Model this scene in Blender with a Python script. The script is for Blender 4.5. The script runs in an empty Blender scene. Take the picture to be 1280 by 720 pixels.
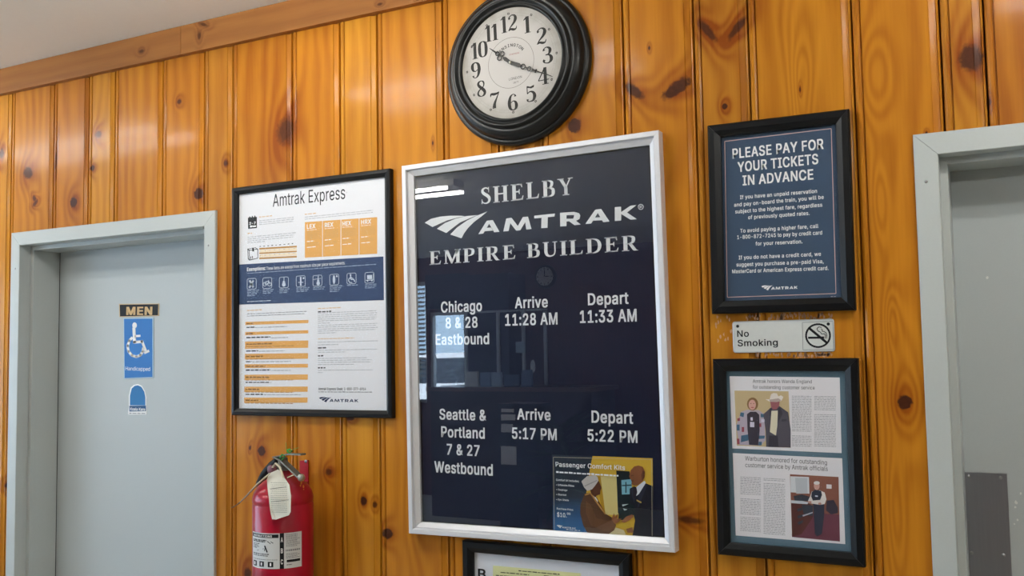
import bpy, bmesh, math, random
from mathutils import Vector, Matrix
random.seed(7)
PI = math.pi
SC = bpy.context.scene
COL = SC.collection

# ------------------------------------------------------------------ camera
F, YAW, PIT, ROL, DIST, EYE = 1183.257, .47781, .06619, -.01742, 2.25, 1.63
_f = Vector((-math.sin(YAW)*math.cos(PIT), math.cos(YAW)*math.cos(PIT), math.sin(PIT)))
_r = Vector((math.cos(YAW), math.sin(YAW), 0)); _u = _r.cross(_f)
RX = _r*math.cos(ROL)+_u*math.sin(ROL); UX = -_r*math.sin(ROL)+_u*math.cos(ROL)
cam = bpy.data.objects.new('camera', bpy.data.cameras.new('camera')); COL.objects.link(cam)
cam.data.sensor_width = 36; cam.data.lens = F/1280*36; cam.data.clip_start = .05
m3 = Matrix((RX, UX, -_f)).transposed().to_4x4()
cam.matrix_world = Matrix.Translation((0, -DIST, EYE)) @ m3
SC.camera = cam

# ------------------------------------------------------------------ sky, sun, exposure
world = bpy.data.worlds.new('sky'); SC.world = world; world.use_nodes = True
wn = world.node_tree; wn.nodes.clear()
bg = wn.nodes.new('ShaderNodeBackground'); wo = wn.nodes.new('ShaderNodeOutputWorld')
bg.inputs[0].default_value = (.50, .74, 1.0, 1); bg.inputs[1].default_value = 8.0
wn.links.new(bg.outputs[0], wo.inputs[0])
SC.view_settings.view_transform = 'Standard'; SC.view_settings.look = 'None'
SC.view_settings.gamma = 1; SC.view_settings.exposure = -0.08; SC.view_settings.use_curve_mapping = False
LAMP = 58.0
sun = bpy.data.objects.new('sun', bpy.data.lights.new('sun', 'SUN')); COL.objects.link(sun)
sun.data.energy = 26; sun.data.angle = .01; sun.rotation_euler = Vector((0, .75, .65)).to_track_quat('Z', 'Y').to_euler(); sun.location = (0, 8, 9)
SC.cycles.use_denoising = True
SC.cycles.max_bounces = 8; SC.cycles.transparent_max_bounces = 12
SC.cycles.caustics_reflective = False; SC.cycles.caustics_refractive = False
SC.cycles.sample_clamp_indirect = 6

# ------------------------------------------------------------------ helpers
def ray(px, py): return RX*((px-640)/F) - UX*((py-360)/F) + _f
def at(px, py, y=0.0):
    "point of the vertical plane at depth y seen at that pixel"
    d = ray(px, py); t = (DIST+y)/d.y
    return Vector((d.x*t, y, EYE+d.z*t))
def mir(px, py, y):
    "real place in the room of something the glass shows mirrored"
    d = ray(px, py); t = (DIST-y)/d.y
    return Vector((d.x*t, y, EYE+d.z*t))
def proj(P):
    q = P-Vector((0, -DIST, EYE)); w = q.dot(_f)
    return 640+F*q.dot(RX)/w, 360-F*q.dot(UX)/w

def origin(p):
    o = Vector((0, 0, 0))
    while p is not None: o += p.location; p = p.parent
    return o
def tag(o, label=None, cat=None, group=None, kind=None):
    if label: o['label'] = label
    if cat: o['category'] = cat
    if group: o['group'] = group
    if kind: o['kind'] = kind
    return o
def empty(name, loc=(0, 0, 0), **k):
    o = bpy.data.objects.new(name, None); COL.objects.link(o); o.location = loc
    o.empty_display_size = .05
    return tag(o, **k)

class MB:
    def __init__(s): s.v = []; s.f = []; s.sm = []
    def add(s, vs, fs, smooth=False):
        b = len(s.v); s.v += [Vector(v) for v in vs]; s.f += [tuple(b+i for i in f) for f in fs]; s.sm += [smooth]*len(fs); return s
    def box(s, a, b):
        x0, y0, z0 = [min(a[i], b[i]) for i in range(3)]; x1, y1, z1 = [max(a[i], b[i]) for i in range(3)]
        return s.add([(x0,y0,z0),(x1,y0,z0),(x1,y1,z0),(x0,y1,z0),(x0,y0,z1),(x1,y0,z1),(x1,y1,z1),(x0,y1,z1)],
            [(0,3,2,1),(4,5,6,7),(0,1,5,4),(1,2,6,5),(2,3,7,6),(3,0,4,7)])
    def prism(s, pts, y0, y1):
        "outline of (x,z) points extruded from y0 to y1"
        n = len(pts)
        s.add([(p[0], y0, p[1]) for p in pts]+[(p[0], y1, p[1]) for p in pts],
              [tuple(range(n)), tuple(range(2*n-1, n-1, -1))]+[(i, i+n, (i+1) % n+n, (i+1) % n) for i in range(n)])
        return s
    def obox(s, c, ax, ay, az, h):
        c = Vector(c); vs = []
        for k in (-1, 1):
            for a, b in ((-1,-1),(1,-1),(1,1),(-1,1)): vs.append(c+ax*(a*h[0])+ay*(b*h[1])+az*(k*h[2]))
        return s.add(vs, [(0,3,2,1),(4,5,6,7),(0,1,5,4),(1,2,6,5),(2,3,7,6),(3,0,4,7)])
    def tube(s, pts, rad, n=8, caps=True, flat=1.0):
        pts = [Vector(p) for p in pts]; rs = rad if isinstance(rad, (list, tuple)) else [rad]*len(pts)
        vs = []; up = Vector((0, 0, 1))
        for i, p in enumerate(pts):
            t = (pts[min(i+1, len(pts)-1)]-pts[max(i-1, 0)]).normalized()
            a = t.cross(up)
            if a.length < .1: a = t.cross(Vector((0, 1, 0)))
            a.normalize(); b = t.cross(a)
            for k in range(n):
                w = 2*PI*k/n; vs.append(p+a*(math.cos(w)*rs[i])+b*(math.sin(w)*rs[i]*flat))
        fs = [(i*n+k, i*n+(k+1) % n, (i+1)*n+(k+1) % n, (i+1)*n+k) for i in range(len(pts)-1) for k in range(n)]
        s.add(vs, fs, True)
        if caps: s.add(vs[:n], [tuple(range(n))]); s.add(vs[-n:], [tuple(range(n-1, -1, -1))])
        return s
    def lathe(s, prof, c, axis='z', n=48, smooth=True):
        "prof: (radius, height along axis)"
        vs = []; c = Vector(c)
        for r, h in prof:
            for k in range(n):
                w = 2*PI*k/n
                vs.append(c+(Vector((r*math.cos(w), r*math.sin(w), h)) if axis == 'z' else Vector((r*math.cos(w), h, r*math.sin(w)))))
        fs = [(i*n+k, i*n+(k+1) % n, (i+1)*n+(k+1) % n, (i+1)*n+k) for i in range(len(prof)-1) for k in range(n)]
        return s.add(vs, fs, smooth)
    def poly(s, pts): return s.add(pts, [tuple(range(len(pts)))])
    def build(s, name, mat, parent=None, **k):
        o0 = origin(parent); me = bpy.data.meshes.new(name)
        me.from_pydata([v-o0 for v in s.v], [], s.f)
        me.polygons.foreach_set('use_smooth', s.sm)
        bm = bmesh.new(); bm.from_mesh(me); bmesh.ops.recalc_face_normals(bm, faces=bm.faces); bm.to_mesh(me); bm.free()
        if mat: me.materials.append(mat)
        o = bpy.data.objects.new(name, me); COL.objects.link(o); o.parent = parent
        return tag(o, **k)

# ------------------------------------------------------------------ materials
def lin(c):
    if isinstance(c, str): c = [int(c[i:i+2], 16)/255 for i in (0, 2, 4)]
    return tuple(x/12.92 if x <= .04045 else ((x+.055)/1.055)**2.4 for x in c)
_mats = {}
def mat(name, col, rough=.5, metal=0, noise=0, nscale=40, bump=0, coat=0, emit=0, spec=.22, aniso=None):
    if name in _mats: return _mats[name]
    m = bpy.data.materials.new(name); m.use_nodes = True; nt = m.node_tree; b = nt.nodes['Principled BSDF']
    c = lin(col)
    b.inputs['Base Color'].default_value = (*c, 1); b.inputs['Roughness'].default_value = rough
    b.inputs['Metallic'].default_value = metal; b.inputs['Specular IOR Level'].default_value = spec
    if coat: b.inputs['Coat Weight'].default_value = coat; b.inputs['Coat Roughness'].default_value = .1
    if emit: b.inputs['Emission Color'].default_value = (*c, 1); b.inputs['Emission Strength'].default_value = emit
    if noise or bump:
        tc = nt.nodes.new('ShaderNodeTexCoord'); n = nt.nodes.new('ShaderNodeTexNoise'); n.inputs['Scale'].default_value = nscale
        n.inputs['Detail'].default_value = 3
        src = tc.outputs['Object']
        if aniso:
            mp = nt.nodes.new('ShaderNodeMapping'); mp.inputs['Scale'].default_value = aniso; nt.links.new(src, mp.inputs[0]); src = mp.outputs[0]
        nt.links.new(src, n.inputs[0])
        if noise:
            mx = nt.nodes.new('ShaderNodeMix'); mx.data_type = 'RGBA'
            mx.inputs[6].default_value = (*[x*(1-noise) for x in c], 1); mx.inputs[7].default_value = (*[min(1, x*(1+noise)) for x in c], 1)
            nt.links.new(n.outputs[0], mx.inputs[0]); nt.links.new(mx.outputs[2], b.inputs['Base Color'])
        if bump:
            bp = nt.nodes.new('ShaderNodeBump'); bp.inputs['Strength'].default_value = bump; bp.inputs['Distance'].default_value = .001
            nt.links.new(n.outputs[0], bp.inputs['Height']); nt.links.new(bp.outputs[0], b.inputs['Normal'])
    _mats[name] = m; return m
def glass_mat(name, ior=1.5, tint=(1, 1, 1), rough=0.0):
    "clear pane: the same reflectance on either face (Schlick), straight-through transmission"
    m = bpy.data.materials.new(name); m.use_nodes = True; nt = m.node_tree; nt.nodes.clear(); r0 = ((ior-1)/(ior+1))**2
    o = nt.nodes.new('ShaderNodeOutputMaterial'); mx = nt.nodes.new('ShaderNodeMixShader'); lw = nt.nodes.new('ShaderNodeLayerWeight')
    pw = nt.nodes.new('ShaderNodeMath'); pw.operation = 'POWER'; pw.inputs[1].default_value = 5; ma = nt.nodes.new('ShaderNodeMath'); ma.operation = 'MULTIPLY_ADD'
    t = nt.nodes.new('ShaderNodeBsdfTransparent'); g = nt.nodes.new('ShaderNodeBsdfGlossy'); lw.inputs[0].default_value = .5
    nt.links.new(lw.outputs['Facing'], pw.inputs[0]); nt.links.new(pw.outputs[0], ma.inputs[0]); ma.inputs[1].default_value = 1-r0; ma.inputs[2].default_value = r0
    t.inputs[0].default_value = (*tint, 1); g.inputs['Roughness'].default_value = rough
    nt.links.new(ma.outputs[0], mx.inputs[0]); nt.links.new(t.outputs[0], mx.inputs[1]); nt.links.new(g.outputs[0], mx.inputs[2]); nt.links.new(mx.outputs[0], o.inputs[0])
    return m

def wood_mat(name, light, dark, seed, knots=(), rough=.3, bumps=(), dens=70, horiz=False):
    "varnished knotty pine: fibres, growth rings bent round the knots, knots at their own places"
    rnd = random.Random(seed)
    m = bpy.data.materials.new(name); m.use_nodes = True; nt = m.node_tree; N = nt.nodes; L = nt.links
    b = N['Principled BSDF']; tc = N.new('ShaderNodeTexCoord'); P = tc.outputs['Object']
    def math_(op, a, c=None, d=None):
        n = N.new('ShaderNodeMath'); n.operation = op
        for i, x in enumerate((a, c, d)):
            if x is None: continue
            if isinstance(x, (int, float)): n.inputs[i].default_value = x
            else: L.new(x, n.inputs[i])
        return n.outputs[0]
    def noise(scale, sc, det=3, off=0):
        mp = N.new('ShaderNodeMapping'); mp.inputs['Scale'].default_value = sc; mp.inputs['Location'].default_value = (seed*3.17+off, seed*1.3, seed*.77)
        L.new(P, mp.inputs[0]); n = N.new('ShaderNodeTexNoise'); n.inputs['Scale'].default_value = scale; n.inputs['Detail'].default_value = det
        L.new(mp.outputs[0], n.inputs[0]); return n.outputs[0]
    along = (.05, 1, 1) if horiz else (1, 1, .05)
    sx = N.new('ShaderNodeSeparateXYZ'); L.new(P, sx.inputs[0])
    across = sx.outputs[2] if horiz else sx.outputs[0]
    field = math_('MULTIPLY', across, dens)
    field = math_('ADD', field, math_('MULTIPLY', noise(5, (1, 1, .25) if not horiz else (.25, 1, 1)), 9))
    def dist(cx, cz, rx, rz, ang):
        s = N.new('ShaderNodeVectorMath'); s.operation = 'SUBTRACT'; L.new(P, s.inputs[0]); s.inputs[1].default_value = (cx, 0, cz)
        v = s.outputs[0]
        if ang:
            r = N.new('ShaderNodeVectorRotate'); r.rotation_type = 'Y_AXIS'; r.inputs['Angle'].default_value = -ang; L.new(v, r.inputs['Vector']); v = r.outputs[0]
        k = N.new('ShaderNodeVectorMath'); k.operation = 'MULTIPLY'; L.new(v, k.inputs[0]); k.inputs[1].default_value = (1/rx, 0, 1/rz)
        l = N.new('ShaderNodeVectorMath'); l.operation = 'LENGTH'; L.new(k.outputs[0], l.inputs[0]); return l.outputs['Value']
    def gauss(d): return math_('POWER', 2.718, math_('MULTIPLY', math_('MULTIPLY', d, d), -1))
    for cx, cz, rx, rz, amp in bumps:
        field = math_('ADD', field, math_('MULTIPLY', gauss(dist(cx, cz, rx, rz, 0)), amp))
    wob = noise(90, (1, 1, 1), 4, 5)
    core = None; halo = None
    for cx, cz, rx, rz, ang, soft in knots:
        d0 = dist(cx, cz, rx, rz, ang)
        d = math_('ADD', d0, math_('MULTIPLY', math_('SUBTRACT', wob, .5), .9))
        mr = N.new('ShaderNodeMapRange'); mr.inputs[1].default_value = 1.08+soft*.5; mr.inputs[2].default_value = .82-soft*.6; L.new(d, mr.inputs[0])
        c = mr.outputs[0]
        if soft: c = math_('MULTIPLY', c, 1-soft*.45)
        h = gauss(math_('MULTIPLY', dist(cx, cz, rx, rz*1.5, ang), .5))
        field = math_('ADD', field, math_('MULTIPLY', h, 5.5))
        core = c if core is None else math_('MAXIMUM', core, c); halo = h if halo is None else math_('MAXIMUM', halo, h)
    ring = math_('POWER', math_('ABSOLUTE', math_('SINE', field)), 2.2)
    fib = noise(160, along, 4, 9); blot = noise(3.2, (1.6, 1, .5) if not horiz else (.5, 1, 1.6), 2, 2)
    streak = noise(26, (1, 1, .03) if not horiz else (.03, 1, 1), 3, 4)
    fac = math_('ADD', math_('MULTIPLY', ring, .24), math_('MULTIPLY', fib, .26))
    fac = math_('ADD', fac, math_('MULTIPLY', blot, .6)); fac = math_('ADD', fac, math_('MULTIPLY', streak, .34))
    fac = math_('SUBTRACT', fac, .36+rnd.uniform(-.12, .12))
    if halo is not None: fac = math_('ADD', fac, math_('MULTIPLY', halo, .55))
    cr = N.new('ShaderNodeValToRGB'); L.new(fac, cr.inputs[0])
    cr.color_ramp.elements[0].color = (*light, 1); cr.color_ramp.elements[0].position = .05
    cr.color_ramp.elements[1].color = (*dark, 1); cr.color_ramp.elements[1].position = .95
    colr = cr.outputs[0]
    if core is not None:
        kc = N.new('ShaderNodeMix'); kc.data_type = 'RGBA'; kc.inputs[6].default_value = (.085, .022, .008, 1); kc.inputs[7].default_value = (.022, .009, .006, 1); L.new(wob, kc.inputs[0])
        mx = N.new('ShaderNodeMix'); mx.data_type = 'RGBA'; L.new(core, mx.inputs[0]); L.new(colr, mx.inputs[6]); L.new(kc.outputs[2], mx.inputs[7]); colr = mx.outputs[2]
    L.new(colr, b.inputs['Base Color']); b.inputs['Roughness'].default_value = .42
    b.inputs['Coat Weight'].default_value = .16; b.inputs['Coat Roughness'].default_value = rough; b.inputs['Specular IOR Level'].default_value = .08
    bp = N.new('ShaderNodeBump'); bp.inputs['Strength'].default_value = .25; bp.inputs['Distance'].default_value = .0006
    L.new(fib, bp.inputs['Height']); L.new(bp.outputs[0], b.inputs['Normal'])
    return m

GREY = mat('grey_door_paint', 'b4babb', .42, noise=.03, nscale=300, bump=.15)
GREYF = mat('grey_frame_paint', 'b9bebc', .38, noise=.03, nscale=200, bump=.1)
DARK = mat('dark_gap', '0a0b0d', .8)
CEIL = mat('ceiling_paint', 'eceae2', .9, noise=.02, nscale=60, bump=.3)
BLK = mat('black_frame_lacquer', '0e0f11', .36, noise=.1, nscale=80)
BLKC = mat('black_clock_lacquer', '1b1c1c', .3, noise=.1, nscale=30)
ALU = mat('brushed_aluminium', 'e2e2e6', .4, .25, noise=.012, nscale=300, aniso=(.05, 1, 1))
STEEL = mat('steel', 'a8a9ab', .3, 1)
NAVY = mat('navy_poster_print', '0f1831', .5)
WHITE = mat('white_print', 'f2f2f2', .6)
PAPER = mat('white_paper', 'e8e8ec', .7)
INK = mat('black_ink', '15171c', .6)
INKS = mat('grey_ink', '8e9096', .7)
INKL = mat('light_grey_ink', 'b9bac0', .7)
ORANGE = mat('orange_print', 'dfa556', .6)
SLATE = mat('slate_blue_print', '3d5068', .5)
BLUE = mat('band_blue_print', '253a60', .5)
GL = glass_mat('clear_glass', 1.64)
GLD = glass_mat('picture_acrylic', 1.2, rough=.3)

# ------------------------------------------------------------------ room
XL, XR, YF, ZC = -7.2, 2.6, -7.05, 2.724
T0 = .14
# knots: px, py, rx px, ry px, angle, softness
KN = [(35,216,6,7.5,.3,.1),(123,168,4,4.5,0,.3),(115.5,210,3.2,3.6,0,.1),(2,192,3,6,.2,.2),(44,254,4,2.5,-.7,.3),(92,253,4.6,6.4,0,0),
 (248,242,5.8,7,0,0),(224,127,2.6,2.8,0,.3),(357,163,10,17,.35,.35),(282,204,2.5,3.5,0,.3),(718,157,8.5,9.5,0,0),(793,114,15,6,.75,.15),
 (846,110,21,8,-.5,.1),(884,38,18,5,.95,.25),(921,35,17,4.6,-.9,.25),(906,133,3.6,4,0,0),(1214,72,16.5,17,0,.15),(1131,503,9.5,9.5,0,0),
 (327,564,4.8,6.6,0,0),(312.5,560,1.4,3,.2,.1),(411,590,4.2,4.2,0,.35),(454.5,626,3.8,6,0,.1),(468,631,2.3,4,0,.3),(484.5,667,7,6.6,0,0),
 (309.5,717,4.6,7,0,.2),(861,650,17,4.5,.06,.45),(11,607,7,3.6,0,.1),(811.5,60,1.4,2.2,0,0),(1236.5,127,2.2,4,0,0),(438,523,5,3,0,.2),
 (541,179,1,2.6,0,0),(43,248,2,4,-.7,.3),(70,200,1.4,14,.1,.6),(1158,166,1.5,1.5,0,0),(1000,112,1.2,3,0,.3),(650,188,5,4,0,.4)]
knots = []
for px, py, rx, ry, an, so in KN:
    c = at(px, py); sx = (at(px+1, py)-c).x; sz = (c-at(px, py+1)).z
    knots.append((c.x, c.z, rx*sx, ry*sz, an, so))
BUMP = [(1003,150,13,70,9),(1003,20,30,70,6),(1095,95,22,60,10),(1100,250,10,50,7),(1130,480,22,90,9),(1120,640,12,90,8),(1115,400,9,40,8),(1004,90,14,40,5),(845,330,20,120,5),(345,620,12,60,6),(525,640,18,60,6)]
bumps = []
for px, py, rx, ry, a in BUMP:
    c = at(px, py); sx = (at(px+1, py)-c).x; sz = (c-at(px, py+1)).z; bumps.append((c.x, c.z, rx*sx, ry*sz, a))

seams_px = [(15.5,120),(68,113),(111.5,108),(144,105),(203.6,100),(255.5,90),(291,80),(365,80),(424.5,80),(471.5,120),(553.6,100),(623.5,187),(678,176),(778.5,50),(867,50),(936.3,75),(1066,60),(1176.5,60),(1233,80)]
seams = [at(*p).x for p in seams_px]
left = [seams[0]-w for w in (.17, .30, .47, .65, .78, .97, 1.14, 1.26, 1.45, 1.63, 1.8, 1.95, 2.13, 2.31, 2.5, 2.62, 2.8, 2.97, 3.13, 3.32, 3.5, 3.69, 3.87)]
seams = sorted(x for x in left if x > XL)+seams
x = seams[-1]
for w in (.16, .12, .185, .14, .18, .11, .16, .19, .13, .17, .15, .18, .14, .12, .19, .17):
    x += w
    if x < XR: seams.append(x)
seams = [XL]+seams+[XR]
# door openings: outer x0, x1, top z
dl0, dl1, dlt = at(14.7,290.3,-.008).x, at(269.5,264,-.008).x, 2.097
dr0 = at(1141,169.5,-.008).x; dr1 = dr0+1.02; drt = 2.090
wall = empty('wall_back', kind='structure')
PROF = lambda W: [(0, .018), (.0006, .006), (.0025, .0022), (.007, -.0010), (.012, -.0010), (.0155, .0015), (.0166, .0058), (.0187, .0058), (.0196, .0), 
                  (W-.0245, 0), (W-.0235, .0014), (W-.0225, .0026), (W-.014, .0055), (W-.0072, .0070), (W-.0068, .0018), (W-.0038, .0012), (W-.0030, .006), (W-.0022, .018)]
def clip(prof, a, b):
    out = []
    for i, (u, y) in enumerate(prof):
        if a <= u <= b: out.append((u, y))
        if i+1 < len(prof):
            u2, y2 = prof[i+1]
            for c in ((a, b) if u <= u2 else (b, a)):
                if (u-c)*(u2-c) < 0: out.append((c, y+(y2-y)*(c-u)/(u2-u)))
    return out
ZTOP = 2.70
rng = random.Random(3)
for i in range(len(seams)-1):
    x0, x1 = seams[i], seams[i+1]; W = x1-x0
    mb = MB(); prof = PROF(W)
    def piece(a, b, z0, z1):
        if b-a < .004: return
        pr = clip(prof, a-x0, b-x0)
        if len(pr) < 2: return
        pr = [(pr[0][0], .02)]+pr+[(pr[-1][0], .02)]
        n = len(pr); vs = [(x0+u, y, z0) for u, y in pr]+[(x0+u, y, z1) for u, y in pr]
        mb.add(vs, [(k, k+1, n+k+1, n+k) for k in range(n-1)]+[(n-1, 0, n, 2*n-1), tuple(range(n)), tuple(range(2*n-1, n-1, -1))])
    cuts = [(dl0+.012, dl1-.012, dlt-.012), (dr0+.012, dr1-.012, drt-.012)]
    hit = [c for c in cuts if c[0] < x1 and c[1] > x0]
    if hit:
        c = hit[0]
        piece(x0, min(x1, c[0]), .0, ZTOP); piece(max(x0, c[0]), min(x1, c[1]), c[2], ZTOP); piece(max(x0, c[1]), x1, .0, ZTOP)
    else: piece(x0, x1, 0, ZTOP)
    kk = [k for k in knots if x0-k[2] < k[0] < x1+k[2]]; bb = [k for k in bumps if x0 < k[0] < x1]
    xm = (x0+x1)/2; j = rng.uniform(-1, 1); warm = .5+.5*math.sin(i*2.1)
    li = (.56+.05*j, .245+.03*j-.03*warm, .022-.007*warm); dk = (.23+.04*j, .052+.012*j, .004)
    mb.build('plank', wood_mat('pine_plank', li, dk, i+1, kk, .11+.05*rng.random(), bb, dens=55+rng.uniform(-8, 15)), wall)
MB().box((XL, .20, 0), (XR, .30, ZC-.0005)).build('backing', DARK, wall)

# crown boards
xj = at(226, 60, -.02).x; z0, z1 = 2.627, 2.7225
rail_l, rail_d = (.36, .15, .042), (.19, .068, .02)
for nm, a, b, sd in (('trim_1', XL, xj-.0012, 41), ('trim_2', xj+.0012, XR, 42)):
    MB().box((a, -.0205, z0), (b, .02, z1)).build(nm, wood_mat('crown_board_wood', rail_l, rail_d, sd, [(at(183, 66).x, at(183, 66).z, .012, .006, 0, .4), (at(255, 47).x, at(255, 47).z, .008, .012, 0, .5), (at(260, 33).x, at(260, 33).z, .02, .005, .4, .5), (at(480, 8).x, at(480, 8).z, .01, .004, 0, .5)], .35, horiz=True), kind='structure')
ceiling = MB().box((XL-T0, YF-T0, ZC), (XR+T0, .3, ZC+.12)).build('ceiling', CEIL, kind='structure')
floor_m = mat('speckled_vinyl_floor', 'c2bcb0', .35, noise=.15, nscale=60)
MB().box((XL, YF, -.1), (XR, .2, 0)).build('floor', floor_m, kind='structure')

# other walls, seen only in reflections
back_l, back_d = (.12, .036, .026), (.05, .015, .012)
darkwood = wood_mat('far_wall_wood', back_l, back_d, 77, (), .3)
cream = mat('cream_wall', 'cfc8b8', .8, noise=.03, nscale=20)
wA = [mir(519, 500, YF), mir(533.5, 338, YF)]; wB = [mir(538, 495, YF), mir(582, 389, YF)]
hA = (-6.75, wA[1].x, 1.05, 2.45); hB = (wB[0].x, wB[1].x, wB[0].z, wB[1].z)
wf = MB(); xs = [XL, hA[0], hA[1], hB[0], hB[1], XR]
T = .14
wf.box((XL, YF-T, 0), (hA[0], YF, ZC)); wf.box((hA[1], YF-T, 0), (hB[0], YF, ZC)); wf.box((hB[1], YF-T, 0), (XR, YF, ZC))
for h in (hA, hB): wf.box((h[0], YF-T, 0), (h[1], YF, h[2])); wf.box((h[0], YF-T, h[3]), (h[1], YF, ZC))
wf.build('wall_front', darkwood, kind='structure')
# left wall with a wide window
yw0, yw1, zw0, zw1 = -5.6, -0.7, .55, 2.35
wl = MB(); wl.box((XL-T, YF-T, 0), (XL, yw0, ZC)); wl.box((XL-T, yw1, 0), (XL, .3, ZC)); wl.box((XL-T, yw0, 0), (XL, yw1, zw0)); wl.box((XL-T, yw0, zw1), (XL, yw1, ZC))
wl.build('wall_left', cream, kind='structure')
wr = MB(); wr.box((XR, YF-T, 0), (XR+T, .3, ZC))
wr.build('wall_right', cream, kind='structure')
WFR = mat('white_window_frame', 'd9dcdc', .5)
def win_y(name, X, y0, y1, z0, z1, nb, side):
    w = empty(name, (X, (y0+y1)/2, z0), kind='structure')
    m = MB(); t = .03
    for a, b in ((y0, y0+.06), (y1-.06, y1)): m.box((X-t, a, z0), (X+t, b, z1))
    for a, b in ((z0, z0+.06), (z1-.06, z1)): m.box((X-t, y0, a), (X+t, y1, b))
    for k in range(1, nb): yy = y0+(y1-y0)*k/nb; m.box((X-t, yy-.03, z0), (X+t, yy+.03, z1))
    m.build('window_frame', WFR, w)
    MB().box((X-.003, y0+.02, z0+.02), (X+.003, y1-.02, z1-.02)).build('pane', GL, w)
win_y('window_1', XL-.07, yw0, yw1, zw0, zw1, 3, 1)
for nm, h in (('window_2', hA), ('window_3', hB)):
    w = empty(nm, ((h[0]+h[1])/2, YF-.07, h[2]), kind='structure'); m = MB(); Y = YF-.07; t = .03
    for a, b in ((h[0], h[0]+.035), (h[1]-.035, h[1])): m.box((a, Y-t, h[2]), (b, Y+t, h[3]))
    for a, b in ((h[2], h[2]+.035), (h[3]-.035, h[3])): m.box((h[0], Y-t, a), (h[1], Y+t, b))
    m.build('window_frame', WFR, w); MB().box((h[0]+.01, Y-.003, h[2]+.01), (h[1]-.01, Y+.003, h[3]-.01)).build('pane', GL, w)
    if nm == 'window_2':
        for k in range(22):
            z = h[3]-.04-k*.05; MB().obox(((h[0]+h[1])/2, YF+.03, z), Vector((1, 0, 0)), Vector((0, .8, -.6)), Vector((0, .6, .8)), ((h[1]-h[0])/2, .02, .001)).build('slat', WFR, w)
# outside: ground and a parked car
MB().box((-40, -40, -.4), (20, 20, -.3)).build('ground', mat('snowy_pavement', 'c9cdd2', .8, noise=.1, nscale=.5), kind='structure')

# ceiling lights (lamps of the room)
tube_m = mat('fluorescent_tube', 'faf9f4', .5, emit=LAMP); fix_m = mat('fixture_enamel', 'e4e4e2', .5)
LBL = {(0, 0): 'long two tube ceiling light nearest the pine wall, left', (0, 1): 'added long two tube ceiling light nearest the pine wall, in the middle', (0, 2): 'long two tube ceiling light nearest the pine wall, right', (1, 0): 'long two tube ceiling light in the middle of the room, left', (1, 1): 'long two tube ceiling light in the middle of the room, right'}
for a, (Y, xs_) in enumerate(((-.87, ((-4.6, -3.32), (-2.3, -1.1), (0, 1.2))), (-2.93, ((-4.6, -3.04), (.2, 1.5))))):  # middle light of the first row is added to deepen the door-head shadow
    for c, (xa, xb) in enumerate(xs_):
        t = empty('ceiling_light', ((xa+xb)/2, Y, ZC-.001), label=LBL[(a, c)], cat='light', group='fluorescent ceiling lights')
        MB().box((xa, Y-.065, ZC-.045), (xb, Y+.065, ZC-.0015)).build('fixture_body', fix_m, t)
        for s in (-.1, .1):
            MB().tube([(xa+.03, Y+s, ZC-.068), (xb-.03, Y+s, ZC-.062)], .012, 10).build('lamp_tube', tube_m, t)

# ------------------------------------------------------------------ doors
def door(name, x0, x1, zt, face, stopw, right_open=False):
    d = empty(name, ((x0+x1)/2, 0, 0), kind='structure')
    yp = -.010; fw = .049; s1 = .036; s2 = .018; yl = .146
    # casing: jambs and head as mitred pieces, each with rabbet, stop and return
    def jamb(X, sg, nm):
        xi = X+sg*fw; pr = [(X, .02), (X, yp+.002), (X+sg*.002, yp), (xi-sg*.0015, yp), (xi, yp+.0015), (xi, s1-.0), (xi+sg*.0145, s1), (xi+sg*.016, s1+.0015), (xi+sg*.016, yl+.003), (xi-sg*.03, yl+.003)]
        m = MB(); lo = []; hi = []
        for u, y in pr:
            off = abs(u-X); lo.append((u, y, 0)); hi.append((u, y, zt-off-.0004 if y < .03 else zt-off))
        n = len(pr); m.add(lo+hi, [(k, k+1, n+k+1, n+k) for k in range(n-1)]+[(n-1, 0, n, 2*n-1), tuple(range(n)), tuple(range(2*n-1, n-1, -1))]); return m.build('jamb', GREYF, d)
    jamb(x0, 1, 'l'); jamb(x1, -1, 'r')
    pr = [(0, .02), (0, yp+.002), (.002, yp), (fw-.0015, yp), (fw, yp+.0015), (fw, s1), (fw+.0145, s1), (fw+.016, s1+.0015), (fw+.016, yl+.003), (fw-.03, yl+.003)]
    m = MB(); A = [(x0+o+.0004, y, zt-o) for o, y in pr]; B = [(x1-o-.0004, y, zt-o) for o, y in pr]; n = len(pr)
    m.add(A+B, [(k, k+1, n+k+1, n+k) for k in range(n-1)]+[(n-1, 0, n, 2*n-1), tuple(range(n)), tuple(range(2*n-1, n-1, -1))]); m.build('head_jamb', GREYF, d)
    gx = .0025
    lf = MB().box((x0+fw+.016-.012+gx*0, yl, .008), (x1-fw-.016+.012, yl+.04, zt-fw-.006)); lf.build('door_leaf', GREY, d)
    # dark gap line beside the stop on the hinge side
    if name == 'door_1': MB().box((x0+fw+.0155, yl-.0008, .01), (x0+fw+.0185, yl+.001, zt-fw-.016)).build('door_gap', DARK, d)
    return d
d1 = door('door_1', dl0, dl1, dlt, None, .016); d2 = door('door_2', dr0, dr1, drt, None, .016)
YL = .146
def screw(p, r, parent, m=STEEL, y=None, name='screw'):
    mb = MB(); mb.lathe([(0, -.0018), (r*.6, -.0016), (r, -.0004), (r, .0005)], p, 'y', 12); mb.box((p[0]-r*.7, p[1]-.0021, p[2]-r*.14), (p[0]+r*.7, p[1]-.0015, p[2]+r*.14)); return mb.build(name, m, parent)
for px, py, dd in ((19, 336, d1), (260.5, 307, d1), (1157.5, 227, d2)): screw(at(px, py, -.0098), .0035, dd)
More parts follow.
